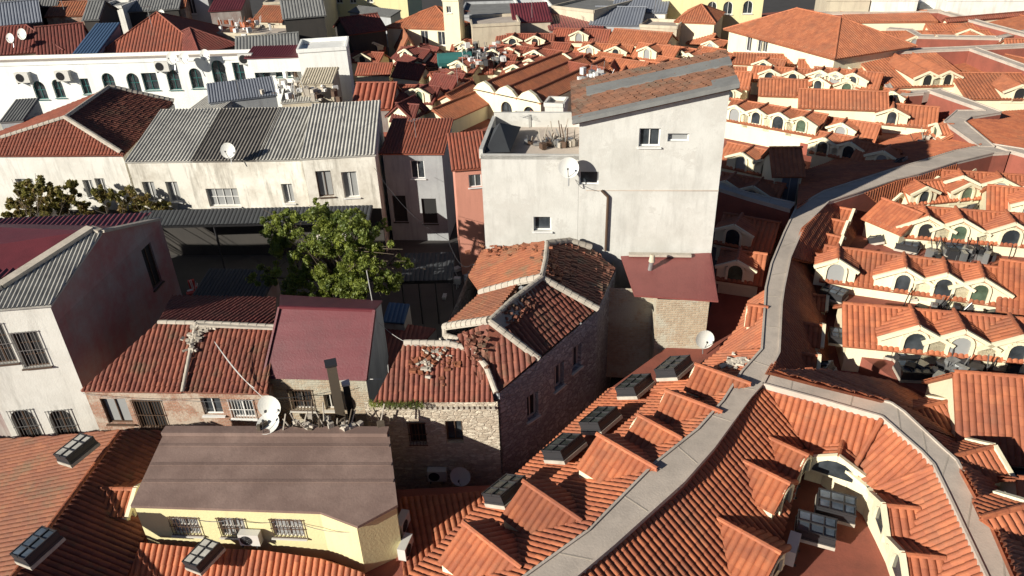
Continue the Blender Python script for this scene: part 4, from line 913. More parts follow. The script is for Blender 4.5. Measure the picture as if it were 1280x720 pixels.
# small roofs between the halls and the horizon: (A,B,ze,depth,rise,dormers,label)
FAR=[
((700,92),(742,100),7.4,4.5,1.3,[],'hip-like red roof with a white edge right of the triple vaults'),
((690,76),(722,80),7.2,4,1.2,[(.5,2)],'cream gabled dormer block third in the row above the vaults'),
((655,72),(690,76),7.2,4,1.2,[(.4,2.4)],'cream gabled dormer block second in the row above the vaults'),
((615,68),(652,71),7.2,4,1.2,[(.6,2.4)],'cream arched dormer block with a bush of pipes left in the row above the vaults'),
((725,66),(785,70),7.4,4,1.2,[(.2,2.2),(.75,2.2)],'long bright range with a cream stepped edge'),
((745,84),(800,92),7.2,4,1.2,[],'broad plain red roof behind the tall house roof'),
((790,70),(838,76),7.4,5,1.6,[(.4,2)],'plain red range left of the pale yellow house'),
((800,92),(842,98),7.0,4,1.4,[],'small red roof hidden partly by the tall house roof'),
((842,76),(905,84),6.9,4,1.3,[(.3,2)],'red range below the pale yellow house wall'),
((760,52),(830,58),7.6,6,1.6,[],'long red slope along the curved top wall'),
((690,50),(758,52),7.6,5,1.5,[(.5,2)],'red slope inside the curved top wall, left part'),
((620,56),(690,56),7.6,5,1.3,[(.3,2),(.7,2)],'low red range with tiny white fronts near the street canopy'),
((560,118),(596,112),6.4,4,1.2,[(.5,2)],'lit red roof just left of the triple vaults'),
((545,104),(585,98),6.4,4,1.2,[(.5,1.8)],'lit red roof below the green tank'),
((580,92),(615,90),6.6,4,1.2,[(.3,1.8)],'lit red roof with a square chimney right of the green tank'),
((596,80),(640,82),6.8,4,1.2,[(.6,1.8)],'cluttered dark red roof beside the green tank'),
((500,100),(545,100),5.6,5,1.3,[],'dark shaded roof below the small gabled chapel'),
((490,122),(545,124),5.4,5,1.3,[(.5,2)],'dark shaded roof above the infill house'),
((500,146),(556,146),5.4,5,1.3,[],'dark shaded roof directly behind the infill house'),
((545,128),(566,142),5.4,4,1.0,[],'narrow shaded roof strip beside the cream galleries'),
((440,64),(480,62),6.6,4,1.2,[(.3,2),(.7,2)],'lit red roofs with white gable tips beside the white block'),
((436,76),(472,78),6.0,4,1.2,[(.5,2)],'second lit red roof below the white gable tips'),
((446,92),(486,92),5.8,4,1.2,[],'shaded patchwork roof right of the white block'),
]
for a,b,ze,dp,ri,dm_,lb in FAR:
    mr(lb,a,b,ze,dp,ri,3.5 if a[0]<560 else 4.8,dorm=dm_,tile=RED2 if a[0]<720 else ORANGE2)
building('old_tile_house','small hump of old red barrel tiles behind the pale corrugated roof','house',(441,134),(488,134),7.2,5,1.6,0,kind='gable',tile=RED2,wall=DARKP,w=.55,amp=.12,n=6)
for a,b,ze,dp,lb,mt,wl in (((228,143),(262,147),7.6,3.5,'pale grey small block between the white building and the corrugated roofs',CORR,WHITEP),((262,128),(345,118),8.4,4,'dark blue-grey hut roof behind the corrugated roofs',STEEL,SHADEP),((352,128),(400,125),7.6,4,'cluttered brown and grey rooftop hut behind the corrugated roofs',CORR,BEIGE),((375,105),(415,104),9.0,3,'beige canvas roofed hut below the tall white block',BEIGE,BEIGE),((0,152),(28,150),9,4,'small grey rooftop hut with a chimney at the left edge',GREYROOF,SHADEP)):
    building('rooftop_hut',lb,'hut',a,b,ze,dp,.8,2,kind='shed',tile=mt,wall=wl,n=4,course=None,over=.1)
# ---- upper left quarter
def hs(label,A,B,ze,dp,ri,zb,kind,tile,wall,wins=(),name='house',cat='house',**k):
    return building(name,label,cat,A,B,ze,dp,ri,zb,kind,tile,wall,wins,n=4,w=.35,**k)
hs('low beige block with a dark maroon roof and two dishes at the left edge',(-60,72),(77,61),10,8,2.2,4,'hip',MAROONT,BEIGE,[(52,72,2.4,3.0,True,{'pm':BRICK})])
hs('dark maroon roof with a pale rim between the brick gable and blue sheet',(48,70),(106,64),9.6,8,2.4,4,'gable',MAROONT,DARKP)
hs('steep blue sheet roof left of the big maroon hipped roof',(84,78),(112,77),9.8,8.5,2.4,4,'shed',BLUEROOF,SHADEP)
hs('orange brick gabled house with a cream window near the top left',(57,20),(103,18),11,6,1.2,4,'gable',RUST,BRICK,[(83,24,1.6,2.6,False,{'pm':CURT})])
hs('tall plain weathered grey wall block near the top left',(123,11),(153,10),11.6,5,.2,4,'flat',GREYROOF,WHITEP)
hs('big maroon hipped tile roof behind the long white building',(106,79),(262,69),9.3,15,3.6,4,'hip',RED2,WHITEP)
hs('lower maroon hipped wing right of the big maroon roof',(250,66),(296,55),9.8,9,1.8,4,'hip',MAROONT,DARKP)
hs('dark charcoal house with timber front right of the grey wall block',(158,14),(222,10),11,8,1.2,4,'gable',GREYROOF,WOODSHADE)
hs('small brick and white house with a dish near the top edge',(196,10),(230,8),11,6,1.2,4,'gable',RUST,BRICK)
hs('narrow blue-grey plastered house between two dark alleys',(229,-6),(258,-7),12,6,1.2,4,'gable',MAROONT,SHADEP,[(240,8,1,2,False)])
hs('bright maroon sheet roof at the top edge left of the dark trees',(262,13),(300,11),10.5,7,1.2,4,'shed',MAROON,DARKP)
hs('long cream parapet terrace stacked with goods behind the white building',(272,44),(352,46),9.6,5,.1,4,'flat',CONC,BEIGE)
hs('small beige house with a rusty tile roof above the cream terrace',(316,25),(352,26),10,6,1.2,4,'gable',RUST,BEIGE)
hs('pale concrete roof terrace on the top edge above the rusty tile roof',(330,6),(400,3),10.5,14,.2,4,'flat',CONC,BEIGE)
hs('dark shaded house block left of the yellow upright building',(355,22),(405,18),12,6,1.4,3,'gable',GREYROOF,WOODSHADE)
hs('dark shaded sheds between the white block and the yellow house',(437,42),(482,36),9,6,1.4,3,'gable',MAROONT,WOODSHADE)
hs('dark blue-grey roofs in the top left corner',(-30,34),(50,26),11,8,2,3,'gable',STEEL,WOODSHADE)
hs('second dark grey roof along the left top edge',(-30,12),(70,6),12,8,2,3,'gable',GREYROOF,WOODSHADE)
hs('dark timber house right of the orange brick gable',(104,24),(122,23),12,7,1.5,3,'gable',GREYROOF,WOODSHADE)
hs('shaded long grey roof behind the small maroon wing',(296,64),(372,58),9.4,5,1,3,'gable',GREYROOF,WOODSHADE)
hs('tall yellow apartment block at the top edge with a grey shaded lower wall',(409,-30),(506,-32),12.2,10,.2,4,'flat',CONC,YELLOW,[(441,-2,1,1.4,False),(462,-3,1,1.4,False),(424,-2,1,1.4,False)],name='apartment_block',cat='building')
hs('grey lean-to wall against the foot of the yellow apartment block',(437,14),(488,20),8.4,2,.5,4,'shed',GREYROOF,SHADEP)
yh=hs('large yellow house with a hipped orange roof and square tower near the top',(483,33),(571,36),8.8,10,1.7,4,'hip',ORANGE2,CREAM,[(505,46,1,1.7,False),(531,47,1,1.7,False),(552,48,1,1.7,False)])
hs('square cream tower standing on the yellow house corner',(553,1),(573,1),12.2,2.2,.1,5,'flat',CONC,CREAM,[(561,12,.6,.8,False)],name='tower',cat='tower')
hs('steep roofed small yellow chapel in front of the large yellow house',(500,68),(524,66),6.6,6,2.0,3.5,'cross',RUST,YELLOW)
for a,b,ze,dp,ri,kd,tl_,wl,lb in (
((575,22),(645,20),9.4,10,.3,'flat',GREYROOF,SHADEP,'flat grey roof right of the yellow house tower'),
((590,34),(650,31),9.5,6,.3,'flat',CONC,BEIGE,'low pale flat roof with clutter below the flat grey roof'),
((643,27),(688,25),9.4,6,1.2,'shed',MAROON,BEIGE,'grey walled block with a maroon sheet roof near the top middle'),
((650,12),(690,10),9.6,10,.3,'flat',WHITE2,WHITEP,'bright white flat roof near the top middle'),
((688,36),(752,33),8.6,9,1.2,'shed',REDMETAL,DARKP,'dull red sheet roof block at the top middle'),
((690,10),(742,16),10,9,.3,'flat',GREYROOF,BEIGE,'long pale facade with many small openings running along the top street'),
((738,30),(800,31),8.8,10,1.2,'gable',STEEL,SHADEP,'blue-grey sheet roof left of the pole near the top'),
((765,14),(832,15),9.4,10,1.5,'gable',STEEL,WHITEP,'second blue-grey sheet roof at the top right of the middle'),
((800,34),(846,36),8.6,4,.3,'flat',CONC,BEIGE,'low cream wall block left of the pale yellow house')):
    hs(lb,a,b,ze,dp,ri,4,kd,tl_,wl,[(a[0]+(b[0]-a[0])*k/5,a[1]+7,1.2,1.6,False) for k in (1,2,3,4)] if 'openings' in lb else ())
gt_=thing('water_tank','dark green covered tank on the roofs right of the yellow house','tank',V(*P(568,75,6))); mb=MB(); p=P(568,74,7.5)
mb.tube(p+V(-1.9,0,-.2),p+V(1.9,.6,-.2),.9,n=14); mb.build('tank_body',GREEN,gt_); mb=MB(); mb.box(p+V(-1.6,0,-1.4),.3,2.4,1.6); mb.box(p+V(1.6,.5,-1.4),.3,2.4,1.6); mb.build('cradle',WPAINT,gt_)
# ================================================================ TREES
def tree(name,label,cat,base,ht,clumps,leaf_,nleaf,ls,trunk_r=.28,group=None,seed=3):
    rnd=random.Random(seed); t=thing(name,label,cat,base); mb=MB()
    top=base+V(0,0,ht*.45); mb.tube(base,top,trunk_r,trunk_r*.7,9)
    for c,r in clumps:
        m=top.lerp(c,.5)+V(rnd.uniform(-.4,.4),rnd.uniform(-.4,.4),-.3); mb.tube(top-V(0,0,.4),m,trunk_r*.45,trunk_r*.3,6); mb.tube(m,c,trunk_r*.3,trunk_r*.1,5)
        for k in range(4):
            e=c+V(rnd.gauss(0,1),rnd.gauss(0,1),rnd.gauss(.2,.8))*r*.75; mb.tube(m.lerp(c,.6),e,trunk_r*.12,.012,4)
    mb.build('trunk',BARK,t,smooth=True)
    lb=MB()
    for c,r in clumps:
        k=int(nleaf*r*r); subs=[(c+Vector([rnd.gauss(0,1) for _ in range(3)]).normalized()*r*rnd.uniform(.3,1.),r*rnd.uniform(.12,.30)) for _ in range(int(10+r*6))]
        for i in range(k):
            sc,sr_=rnd.choice(subs); d=Vector([rnd.gauss(0,1) for _ in range(3)]).normalized()
            p=sc+d*sr_*rnd.random()**.5
            s=ls*rnd.uniform(.6,1.3); u=Vector([rnd.gauss(0,1) for _ in range(3)]).normalized(); v=u.cross(V(rnd.gauss(0,1),rnd.gauss(0,1),1)).normalized()
            lb.face([p-u*s,p-v*s*.55,p+u*s,p+v*s*.55])
    lb.build('crown',leaf_,t); return t
def cl(lst,z):
    return [(P(x,y,zz),r) for x,y,zz,r in lst]
tb=P(428,372,0)
tb=V(-11.5,43.0,0)
pc=[(r[0],r[1],r[2]+.6,r[3]*1.0) for r in [(360,272,7.4,1.1),(395,280,7.6,1.5),(430,300,7.2,1.7),(395,318,6.2,1.6),(440,335,5.8,1.8),(370,345,5.0,1.5),(470,320,6.2,1.3),(415,355,5.0,1.6),(350,310,5.8,1.2),(480,350,5.0,1.2),(338,280,6.6,.8),(450,275,6.6,.9),(505,328,5.5,.7),(478,283,6.4,.5),(400,262,7.6,.7),(330,345,4.5,1.0),(425,278,7.6,1.2),(452,300,7.2,1.3),(350,290,6.8,1.1),(395,365,4.4,1.2),(450,368,4.4,1.2)]]
tree('courtyard_tree','large leafy green tree filling the dark courtyard behind the maroon roof','tree',tb,9,cl(pc,0),LEAF,1500,.095,.3,seed=5)
tb2=P(70,300,0); tb2=V(tb2.x,46,0)
pc2=[(30,240,6.4,1.0),(85,240,6.4,1.1),(55,236,6.8,1.0),(20,262,5.2,1.0),(40,255,5.6,1.0),(65,248,6.0,1.2),(90,258,5.4,1.0),(62,265,5.2,1.1),(110,262,5.0,.7),(28,268,5.0,.8)]
tree('autumn_shrub_tree','small yellowing tree in front of the cream house with the hipped roof','tree',V(-33,44,0),6,cl(pc2,0),LEAF2,1900,.12,.16,seed=6)
pc3=[(128,248,5.6,1.1),(155,246,5.6,1.2),(185,256,4.9,1.0),(205,262,4.4,.8)]
tree('dark_shrub_tree','olive shrub against the corner between the two cream houses','tree',V(-27,46,0),5,cl(pc3,0),LEAF2,1700,.11,.12,seed=8)
# ================================================================ ROOF EQUIPMENT
def skylight(glassm,s=(1.35,1.05,.5)):
    r=thing('roof_skylight','x','skylight',(0,0,0)); a,b,h=s
    mb=MB(); mb.box((0,0,h*.14),a,b,h*.28); mb.build('curb',MORTAR,r)
    mb=MB(); mb.box((0,0,h*.36),a-.04,b-.04,h*.16); mb.build('rim',DARKM,r)
    mb=MB(); mb.box((0,0,h*.66),a-.08,b-.08,h*.45); mb.build('casing',DARKM,r)
    mb=MB(); g=MB(); t=h*.9
    g.face([(-a/2+.1,-b/2+.1,t),(a/2-.1,-b/2+.1,t),(a/2-.1,b/2-.1,t+.05),(-a/2+.1,b/2-.1,t+.05)]); gl=g.build('glass_top',glassm,r)
    for x in (-a/2+.06,-a/6,a/6,a/2-.06): mb.box((x,0,t+.035),.03,b-.06,.07)
    for y in (-b/2+.06,0,b/2-.06): mb.box((0,y,t+.045),a-.06,.05,.06)
    mb.build('glazing_bars',DARKM,r); return r
sk={'d':skylight(SKYG),'b':skylight(SKYB),'c':skylight(CORR)}; used=set()
def place(proto,key,label,p,rz=0,tilt=(0,0),sc=1,group=None):
    o=proto if key not in used else copy_tree(proto); used.add(key)
    o.location=p; o.rotation_euler=(tilt[0],tilt[1],rz); o.scale=(sc,sc,sc); o['label']=label
    if group:o['group']=group
    return o
GS='roof skylight boxes in the gullies'
def onpl(px,py,pl,up=.15):
    return PP(px,py,(pl[0],pl[1]+up*pl[0].z))
def tiltm(o,pl,rz):
    n=pl[0]; q=V(0,0,1).rotation_difference(n); o.rotation_mode='QUATERNION'; o.rotation_quaternion=q@Matrix.Rotation(rz,3,'Z').to_quaternion()
for px,py,k,lb in ((636,622,'d','dark glazed skylight box lowest along the foot of the stone house'),(708,568,'d','dark glazed skylight box between the two lit dormers near the stone house corner'),(753,533,'d','dark skylight box third up the gully beside the shaded stone wall'),(796,490,'d','dark skylight box with a white curb left of the brick building foot'),(845,467,'d','dark skylight box touching the foot of the small brick building')):
    o=place(sk[k],k,lb,onpl(px,py,plN if py>480 else plN2,.3),group=GS,sc=1.1); tiltm(o,plN,R(48))
for px,py,k,lb in ((1043,640,'b','upper grey-blue skylight box in the small court inside the walkway fork'),(1018,668,'b','lower grey-blue skylight box in the small court inside the walkway fork')):
    o=place(sk[k],k,lb,P(px,py,5.3),rz=R(-24),group=GS,sc=1.05)
o=place(sk['c'],'c','beige louvred box on the ridge left of the brown roofed yellow house',onpl(100,568,plB2,.5),group=GS); tiltm(o,plB,R(60))
o=place(sk['b'],'b','glazed skylight box on the ridge at the bottom left corner',onpl(52,690,plB,.35),group=GS); tiltm(o,plB,R(62)); o.scale=(1,1,1)
o=place(sk['c'],'c','beige louvred box at the foot of the yellow house at the bottom edge',P(258,700,4.6),rz=R(80),group=GS,sc=.9)
VS=[(1041,372,'b','round edged grey unit box below the leftmost arch of the four arched range'),(1025,472,'d','black unit box with three pale vents just right of the walkway fork'),(1052,427,'b','pale blue-grey unit box on the shaded slope beside the nearest range'),(1098,440,'b','blue unit box left of the first arch of the nearest range'),(1130,448,'b','blue unit box under the first arch of the nearest range'),(1140,470,'b','bright blue unit box alone in the shaded gully'),
(1100,302,'d','dark grey skylight box below the small plain gabled block'),(1133,312,'b','blue skylight box left below the three wide arches'),(1165,300,'d','green-grey skylight box under the first wide arch'),(1195,318,'b','large grey skylight box under the second wide arch'),(1230,315,'d','grey skylight box between the second and third wide arches'),(1205,378,'d','dark skylight box in the gully below the four arched range'),(1140,372,'d','dark green skylight box under the second of the four arches'),(1250,395,'d','dark skylight box right of the four arched range'),
(1258,284,'b','blue skylight box at the right edge above the third wide arch'),(1195,235,'b','grey skylight box beside the cream pointed dormer under the walkway'),(1162,262,'d','green-grey skylight box below the pointed dormer range'),(1211,268,'d','grey-green skylight box right of the pointed dormer range'),(1160,176,'b','grey skylight box in the sun at the edge of the tall house shadow'),(1125,208,'d','dark patched box on the far part of the main walkway edge'),(1270,600,'b','blue unit box in the shade at the right edge below the big sunlit slope'),(910,290,'b','shaded blue unit box beside the tall house foot'),(925,330,'b','lower shaded blue unit box beside the tall house foot')]
for i,(px,py,k,lb) in enumerate(VS):
    place(sk[k],k,lb,P(px,py,(5.72 if px>985 else 5.0) if 'walkway edge' not in lb else 7.2),rz=R(-18+(i*37)%50-25),group=GS,sc=(.95 if py<460 else 1.05)*(1.25 if px==1195 and py==318 else 1))
def acunit():
    r=thing('air_conditioner','x','air conditioner',(0,0,0)); mb=MB(); mb.box((0,0,.3),.85,.32,.6); mb.build('casing',AC,r)
    mb=MB()
    for k in range(12): a=k*math.pi/6; mb.tube((-.12+.05*math.cos(a),-.175,.3+.05*math.sin(a)),(-.12+.24*math.cos(a),-.175,.3+.24*math.sin(a)),.006,n=4)
    for rr in (.1,.17,.24):
        for k in range(16): a=k*math.pi/8; b=(k+1)*math.pi/8; mb.tube((-.12+rr*math.cos(a),-.178,.3+rr*math.sin(a)),(-.12+rr*math.cos(b),-.178,.3+rr*math.sin(b)),.007,n=4,caps=False)
    mb.build('fan_grille',DARKM,r); mb=MB(); n=18; mb.face([(-.12+.25*math.cos(2*math.pi*k/n),-.163,.3+.25*math.sin(2*math.pi*k/n)) for k in range(n)]); mb.build('fan_opening',DARK,r)
    mb=MB(); mb.box((-.3,0,-.03),.05,.45,.06); mb.box((.3,0,-.03),.05,.45,.06); mb.build('feet',DARKM,r); return r
ac=acunit(); GA='air conditioning units'
def wallp(px,py,a,b,off=.25):
    q=PV(px,py,a,b); dx=(V(b.x,b.y,0)-V(a.x,a.y,0)).normalized(); return q+V(dx.y,-dx.x,0)*off, math.atan2(dx.y,dx.x)
for px,py,lb in ((990,612,'white air conditioner standing left of the upper skylight box in the court'),(988,694,'white air conditioner below the two skylight boxes in the court')):
    place(ac,'ac',lb,P(px,py,5.3),rz=R(60),group=GA,sc=1.15)
p_,rz=wallp(548,594,e0,e1); place(ac,'ac','grey air conditioner on the shaded lower stone wall left of a dish',p_,rz=rz,group=GA)
p_,rz=wallp(318,672,Li[0],Li[1]); place(ac,'ac','white air conditioner between two grilled windows of the yellow house',p_,rz=rz,group=GA,sc=.95)
place(ac,'ac','white air conditioner behind the right corner of the yellow house',P(504,660,3.9),rz=R(75),group=GA); place(ac,'ac','second white air conditioner below the corner one beside the yellow house',P(508,690,3.6),rz=R(75),group=GA)
p_,rz=wallp(762,457,fb[2],fb[3]); place(ac,'ac','pale air conditioner in shadow on the far end of the long stone wall',p_,rz=rz,group=GA)
for i,(px,py,wl) in enumerate(((33,102,'leftmost'),(83,100,'second'),(206,88,'third'),(310,79,'fourth'))):
    p_,rz=wallp(px,py,kc[0],kc[1]); place(ac,'ac',wl+' air conditioner from the left high on the long white building',p_,rz=rz,group=GA,sc=1.7)
def dish():
    r=thing('satellite_dish','x','satellite dish',(0,0,0)); mb=MB(); n=20; R_=.5
    rings=[(0,.0)]+[(R_*k/5,.13*(k/5)**2) for k in range(1,6)]
    def pt(rr,d,t,o=0): return V(rr*math.cos(t),-d-.12+o,rr*math.sin(t))
    for o in (0,.015):
        for (r0,d0),(r1,d1) in zip(rings,rings[1:]):
            for k in range(n):
                t0=2*math.pi*k/n;t1=2*math.pi*(k+1)/n
                q=[pt(r0,d0,t0,o),pt(r1,d1,t0,o),pt(r1,d1,t1,o),pt(r0,d0,t1,o)]
                mb.face(q if r0>0 else q[1:])
    mb.build('bowl',DISHM,r,smooth=True)
    mb=MB(); mb.tube((0,-.2,-.48),(0,-.62,-.08),.015,n=6); mb.box((0,-.62,-.05),.07,.12,.09); mb.build('feed_arm',DARKM,r)
    mb=MB(); mb.tube((0,.0,0),(0,.12,-.12),.04,n=6); mb.tube((0,.12,-.12),(0,.12,-.9),.03,n=6); mb.build('mount',GALV,r); return r
ds=dish(); GD_='satellite dishes'
def pdish(label,p,rz,tl=R(-18),sc=1.): place(ds,'ds',label,p,rz,(tl,0),sc,GD_)
pdish('cream dish facing the viewer below the maroon roof, left of the chimney',P(343,497,6.55)+V(0,-.5,0),R(-6),sc=1.05)
pdish('tilted dish lying face up on the brown roof edge just below another dish',P(338,532,6.75),R(-20),R(-62),1.)
p_,_=wallp(578,581,e0,e1,.6); pdish('half-shaded white dish on the stone front wall beside a grey unit',p_,R(-8),sc=.92)
p_,_=wallp(878,416,hw0,hw1,.5); pdish('bright white dish on the right corner of the small brick building',p_,R(4),sc=.95)
p_,_=wallp(712,204,gl_,g1,.6); pdish('dish on the tall plaster facade near the wing roof',p_,R(-10),sc=1.05)
p_=P(287,188,8.9); pdish('lone dish on the dark corrugated roof of the white row',p_,R(-6),sc=1.15)
for i,(px,py,sc,lb) in enumerate(((15,48,1.7,'leftmost of two dishes on the dark maroon roof at the left edge'),(30,43,2.,'right-hand of two dishes on the dark maroon roof at the left edge'),(217,73,2.,'leftmost of three dishes on the long white building roof'),(232,73,1.9,'middle of three dishes on the long white building roof'),(258,69,1.8,'rightmost of three dishes on the long white building roof'),(203,17,1.5,'grey dish beside the small brick house at the top edge'))):
    pdish(lb,P(px,py,11.5 if i<2 or i==5 else 10.8),R(-14),sc=sc*.62)
# posts, flues, masts
def post(name,label,cat,px,pyb,pyt,zb,w_,mat,capm=None,px2=None):
    b=P(px,pyb,zb); z=Zat(b,pyt); t=thing(name,label,cat,b); mb=MB(); mb.box((b.x,b.y,(zb+z)/2),w_,w_,z-zb,rz=.3); mb.build('shaft',mat,t)
    mb=MB(); mb.box((b.x,b.y,z+.05),w_*1.2,w_*1.2,.1,rz=.3); mb.build('cap',capm or mat,t); return t
post('chimney','tall square soot-brown chimney in front of the maroon roof','chimney',428,532,455,5.2,.42,BARK,DARKM)
post('chimney_shadow_post','short dark white-capped post standing in for the shadow of the soot-brown chimney','post',440,524,480,5.2,.3,DARKM,WPAINT)  # dark shaft stands in for the chimney's shadow on the wall
p=P(806,402,4.9); t=thing('flue','grey metal flue rising past the red sheet roof edge','flue',p); mb=MB(); fz=Zat(p,352); mb.tube(p,V(p.x,p.y,fz),.14,n=12); mb.tube(V(p.x,p.y,fz),V(p.x+.15,p.y,fz+1.2),.13,n=12); mb.build('pipe',GALV,t); mb=MB(); mb.tube(V(p.x+.15,p.y,fz+1.2),V(p.x+.17,p.y,fz+1.6),.17,.12,n=12); mb.build('cowl',BEIGE,t)
mb=MB(); a=P(470,402,6.8); mb.tube(a,V(a.x-.1,a.y,Zat(a,338)),.025,n=5); tag(mb.build('antenna_mast',LINE),'thin pale mast at the right corner of the maroon roof','mast')
mb=MB(); a=P(482,470,5.5); b=P(478,492,6.9); 
for (x0,y0,x1,y1,z0,z1) in ((462,474,478,474,6.6,6.7),(485,456,486,470,7.6,7.0)): mb.tube(P(x0,y0,z0),P(x1,y1,z1),.02,n=5)
tag(mb.build('antenna',LINE),'small pale aerial beside the ruined tile roof of the stone front','antenna')
mb=MB(); a=P(268,427,8.4)
for bx,by,bz in ((318,485,6.6),(333,500,6.2)):
    b=P(bx,by,bz)
    for k in range(8):
        f0=k/8;f1=(k+1)/8; sg=lambda f:-.35*4*f*(1-f)
        mb.tube(a.lerp(b,f0)+V(0,0,sg(f0)),a.lerp(b,f1)+V(0,0,sg(f1)),.018,n=4,caps=False)
tag(mb.build('cable',LINE),'pale cables drooping across the brick house tile roof','cable')
# stub, cloth pieces and small litter on roofs
t=thing('chimney_stub','broken orange chimney stub on the upper edge of the walkway fork','chimney',P(1010,474,8)); mb=MB(); p=P(1010,474,8.); mb.box(p+V(0,0,.25),.3,.3,.5); mb.box(p+V(.25,.1,.15),.2,.25,.35,rz=.4); mb.build('stub',ORANGE,t)
mb=MB(); rnd=random.Random(4)
for i in range(40):
    p=onpl(918+rnd.gauss(0,7),452+rnd.gauss(0,4),plN2,.12); mb.box(p,rnd.uniform(.1,.35),rnd.uniform(.1,.3),.06,rot=Matrix.Rotation(rnd.uniform(0,6),3,'Z')@Matrix.Rotation(rnd.uniform(-.6,.6),3,'X'))
tag(mb.build('broken_tiles',MORTAR),'white mortar lumps and loose tiles beside the walkway bend','rubble')['kind']='stuff'
def clutter(label,cx,cy,sx,sy,z,n,seed,mats=(GALV,),q=1.):
    t=thing('rooftop_clutter',label,'clutter',P(cx,cy,z)); rnd=random.Random(seed)
    for j,m in enumerate(mats):
        mb=MB()
        for i in range(n):
            p=P(cx+rnd.gauss(0,sx),cy+rnd.gauss(0,sy),z); h=rnd.uniform(.1,.7)*q
            if rnd.random()<.4: mb.tube(p,p+V(rnd.uniform(-.4,.4),rnd.uniform(-.4,.4),rnd.uniform(.3,1.3)),.03,n=5)
            else: mb.box(p+V(0,0,h/2),rnd.uniform(.2,.7)*q,rnd.uniform(.2,.6)*q,h,rz=rnd.uniform(0,3))
        mb.build('junk',m,t)
    t['kind']='stuff'
clutter('jumble of boxes, pipes and small tanks on the wing terrace beside the tall house',690,180,13,3,wz-.35,22,1,(GALV,MORTAR,RUSTM),.55)
clutter('pale junk scattered on the brown roof edge near the chimney',405,533,30,2.5,6.75,26,2,(MORTAR,BARK),.45)
clutter('grey pipework and vents tangled on roofs right of the green tank',600,72,14,7,7.6,26,3,(GALV,WPAINT,DARKM))
clutter('heap of bright crates on the cream terrace near the top left',305,34,14,3,10,26,4,(WPAINT,ORANGE))
clutter('mixed sheet and scrap on huts behind the pale corrugated roofs',380,115,22,7,8.4,22,5,(MORTAR,WPAINT,RUSTM))
clutter('vents and ducts on market roofs near the tall house top',745,100,10,5,8.4,14,6,(GALV,WPAINT))
clutter('scattered stones and goods on the shaded yard floor near the pink house',565,350,14,8,0,20,7,(SHADEP,))
clutter('red and white goods piled in the dark yard left of the tree',243,366,3,4,.2,8,8,(REDF,WHITEF))
clutter('dark pipework in the gully under the four arched range',1200,385,34,4,5.7,26,9,(GALV,DARKM))
clutter('dark pipework in the gully under the three wide arches',1200,322,34,4,5.7,26,10,(GALV,DARKM))
clutter('ducts along the foot of the nearest right-hand range',1190,466,34,5,5.7,22,11,(GALV,DARKM))
for k_ in list(sk): 
    if k_ not in used: pass
# thin grass and moss at the foot of the stone front's tiles
mb=MB(); rnd=random.Random(9)
for i in range(900):
    p=P(rnd.uniform(462,530),rnd.gauss(505,2.5),7.0)+V(0,-.1,0); a=rnd.uniform(0,6.3); h=rnd.uniform(.05,.2)
    mb.face([p,p+V(.03*math.cos(a),.03*math.sin(a),0),p+V(rnd.uniform(-.08,.08),rnd.uniform(-.08,.08),h)])
g_=tag(mb.build('eave_weeds',LEAF),'weeds growing along the eave of the ruined stone front','weeds'); g_['kind']='stuff'

def wire(label,pts,sag=.5,r=.014,mat=DARKM):
    mb=MB()
    for (a,b) in zip(pts,pts[1:]):
        a=P(*a);b=P(*b)
        for k in range(10):
            f0=k/10;f1=(k+1)/10; sg=lambda f:-sag*4*f*(1-f)
            mb.tube(a.lerp(b,f0)+V(0,0,sg(f0)),a.lerp(b,f1)+V(0,0,sg(f1)),r,n=4,caps=False)
    tag(mb.build('cable',mat),label,'cable')
wire('dark cable running along the eave of the brick house to the soot-brown chimney',[(104,492,6.0),(226,500,6.1),(333,498,6.3),(426,486,6.4)],.15)
wire('thin cable looping across the yellow wall between the grilled windows',[(175,640,5.6),(232,645,5.5),(291,648,5.6),(360,648,5.6),(440,665,5.5)],.25)
wire('cable dropping from the tall facade dish to its small window',[(712,206,13.0),(730,236,12.2)],.3)
wire('wire strung over the dark yard from the white row to the stone house',[(468,210,7.6),(560,300,7.0),(590,330,8.4)],.8)
wire('pale wire from the mast to the ruined tile roof',[(466,395,7.4),(520,432,8.8)],.3,.012,LINE)
def aerial(label,px,py,z,h,sd_):
    rnd=random.Random(sd_); b=P(px,py,z); t=thing('aerial',label,'antenna',b); mb=MB(); mb.tube(b,b+V(0,0,h),.025,n=5); mb.build('mast',GALV,t)
    mb=MB(); a=rnd.uniform(0,3.1); d=V(math.cos(a),math.sin(a),0); e=V(-d.y,d.x,0); c=b+V(0,0,h-.1); mb.tube(c-d*.5,c+d*.6,.015,n=4)
    for k in range(6): q=c+d*(-.4+k*.18); mb.tube(q-e*(.35-.03*k),q+e*(.35-.03*k),.01,n=4)
    mb.build('elements',GALV,t)
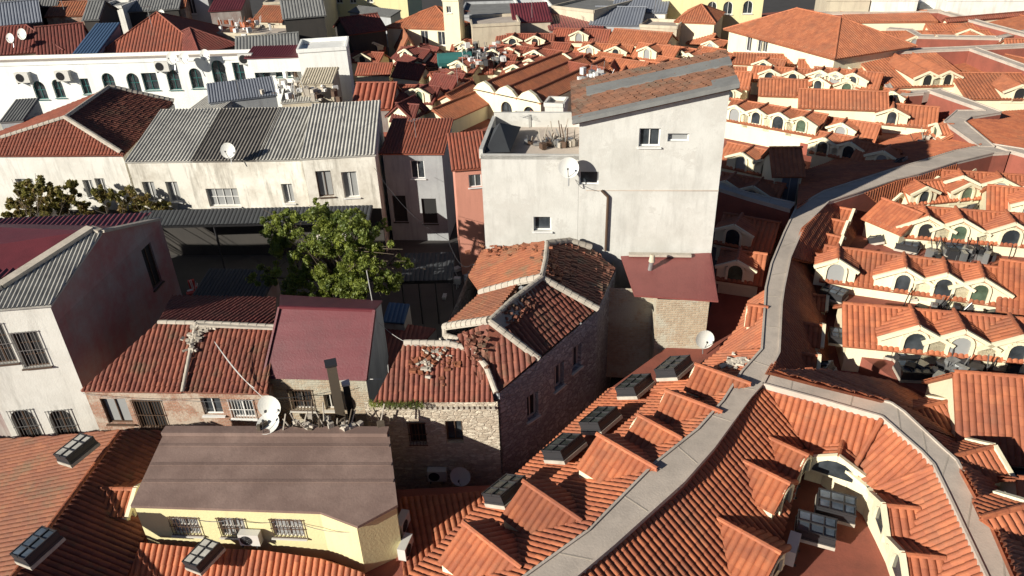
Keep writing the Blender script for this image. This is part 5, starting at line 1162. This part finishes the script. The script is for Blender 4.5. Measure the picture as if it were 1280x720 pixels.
for i,(lb,px,py,z,h) in enumerate((('comb aerial on the big maroon hipped roof',190,34,12.4,2.2),('comb aerial on the dark corrugated roof above the wide balcony window',262,160,9.4,1.6),('comb aerial on the projecting terraced house roof',430,158,9.6,1.6),('comb aerial standing on the wing terrace edge',662,180,12.3,1.8),('comb aerial on the blue-grey infill house roof',520,172,8.6,1.5),('comb aerial rising from the sunlit roof left of the vaulted hall',572,104,7.6,1.8),('comb aerial on the rooftop hut behind the corrugated roofs',300,122,9.2,1.6),('comb aerial on the maroon block near the top middle',665,22,10.4,2.4),('comb aerial on the orange brick gabled house',80,12,12.2,2.4),('comb aerial on the tall grey block near the top left',138,6,12.2,2.4),('tall pale pole on the blue-grey roofs near the top',818,24,9.6,3.2))): aerial(lb,px,py,z,h,i)
for (px,py,z,sd2,lb) in ((880,470,5.4,22,'lumps of mortar at the small brick building foot'),(225,90,8.0,24,'buckets and scraps on the ledge before the white building'),(1160,180,6.4,25,'dark machinery beside the sunlit skylight at the shadow edge')):
    clutter(lb,px,py,9,3,z,9,sd2,(MORTAR,RUSTM))

rnd=random.Random(31); GF='small tiled roofs packed far behind the tall house'
def fill(x0,x1,y0,y1,n,lb,tl):
    for i in range(n):
        x=rnd.uniform(x0,x1); y=rnd.uniform(y0,y1); wd=rnd.uniform(18,34)
        building('market_wing',lb,'roof',(x-wd/2,y-rnd.uniform(0,2)),(x+wd/2,y+rnd.uniform(0,3)),rnd.uniform(6.3,7.0),rnd.uniform(2.4,3.4),rnd.uniform(.7,1.1),4.6,'gable' if rnd.random()<.75 else 'cross',tl,CREAM,(),[(rnd.uniform(.3,.7),2.0)] if rnd.random()<.6 else (),GF,n=4,w=.3,rot=rnd.uniform(-14,14))
fill(575,700,58,98,20,'small dark red market roof in the packed far cluster left of centre',RED2)
fill(700,900,52,104,24,'small orange market roof in the packed cluster behind the tall house',ORANGE2)
fill(905,1095,84,126,12,'small orange market roof in the packed cluster below the big hipped hall',ORANGE2)
fill(445,560,70,150,14,'small shaded red roof in the packed cluster above the infill house',MAROONT)
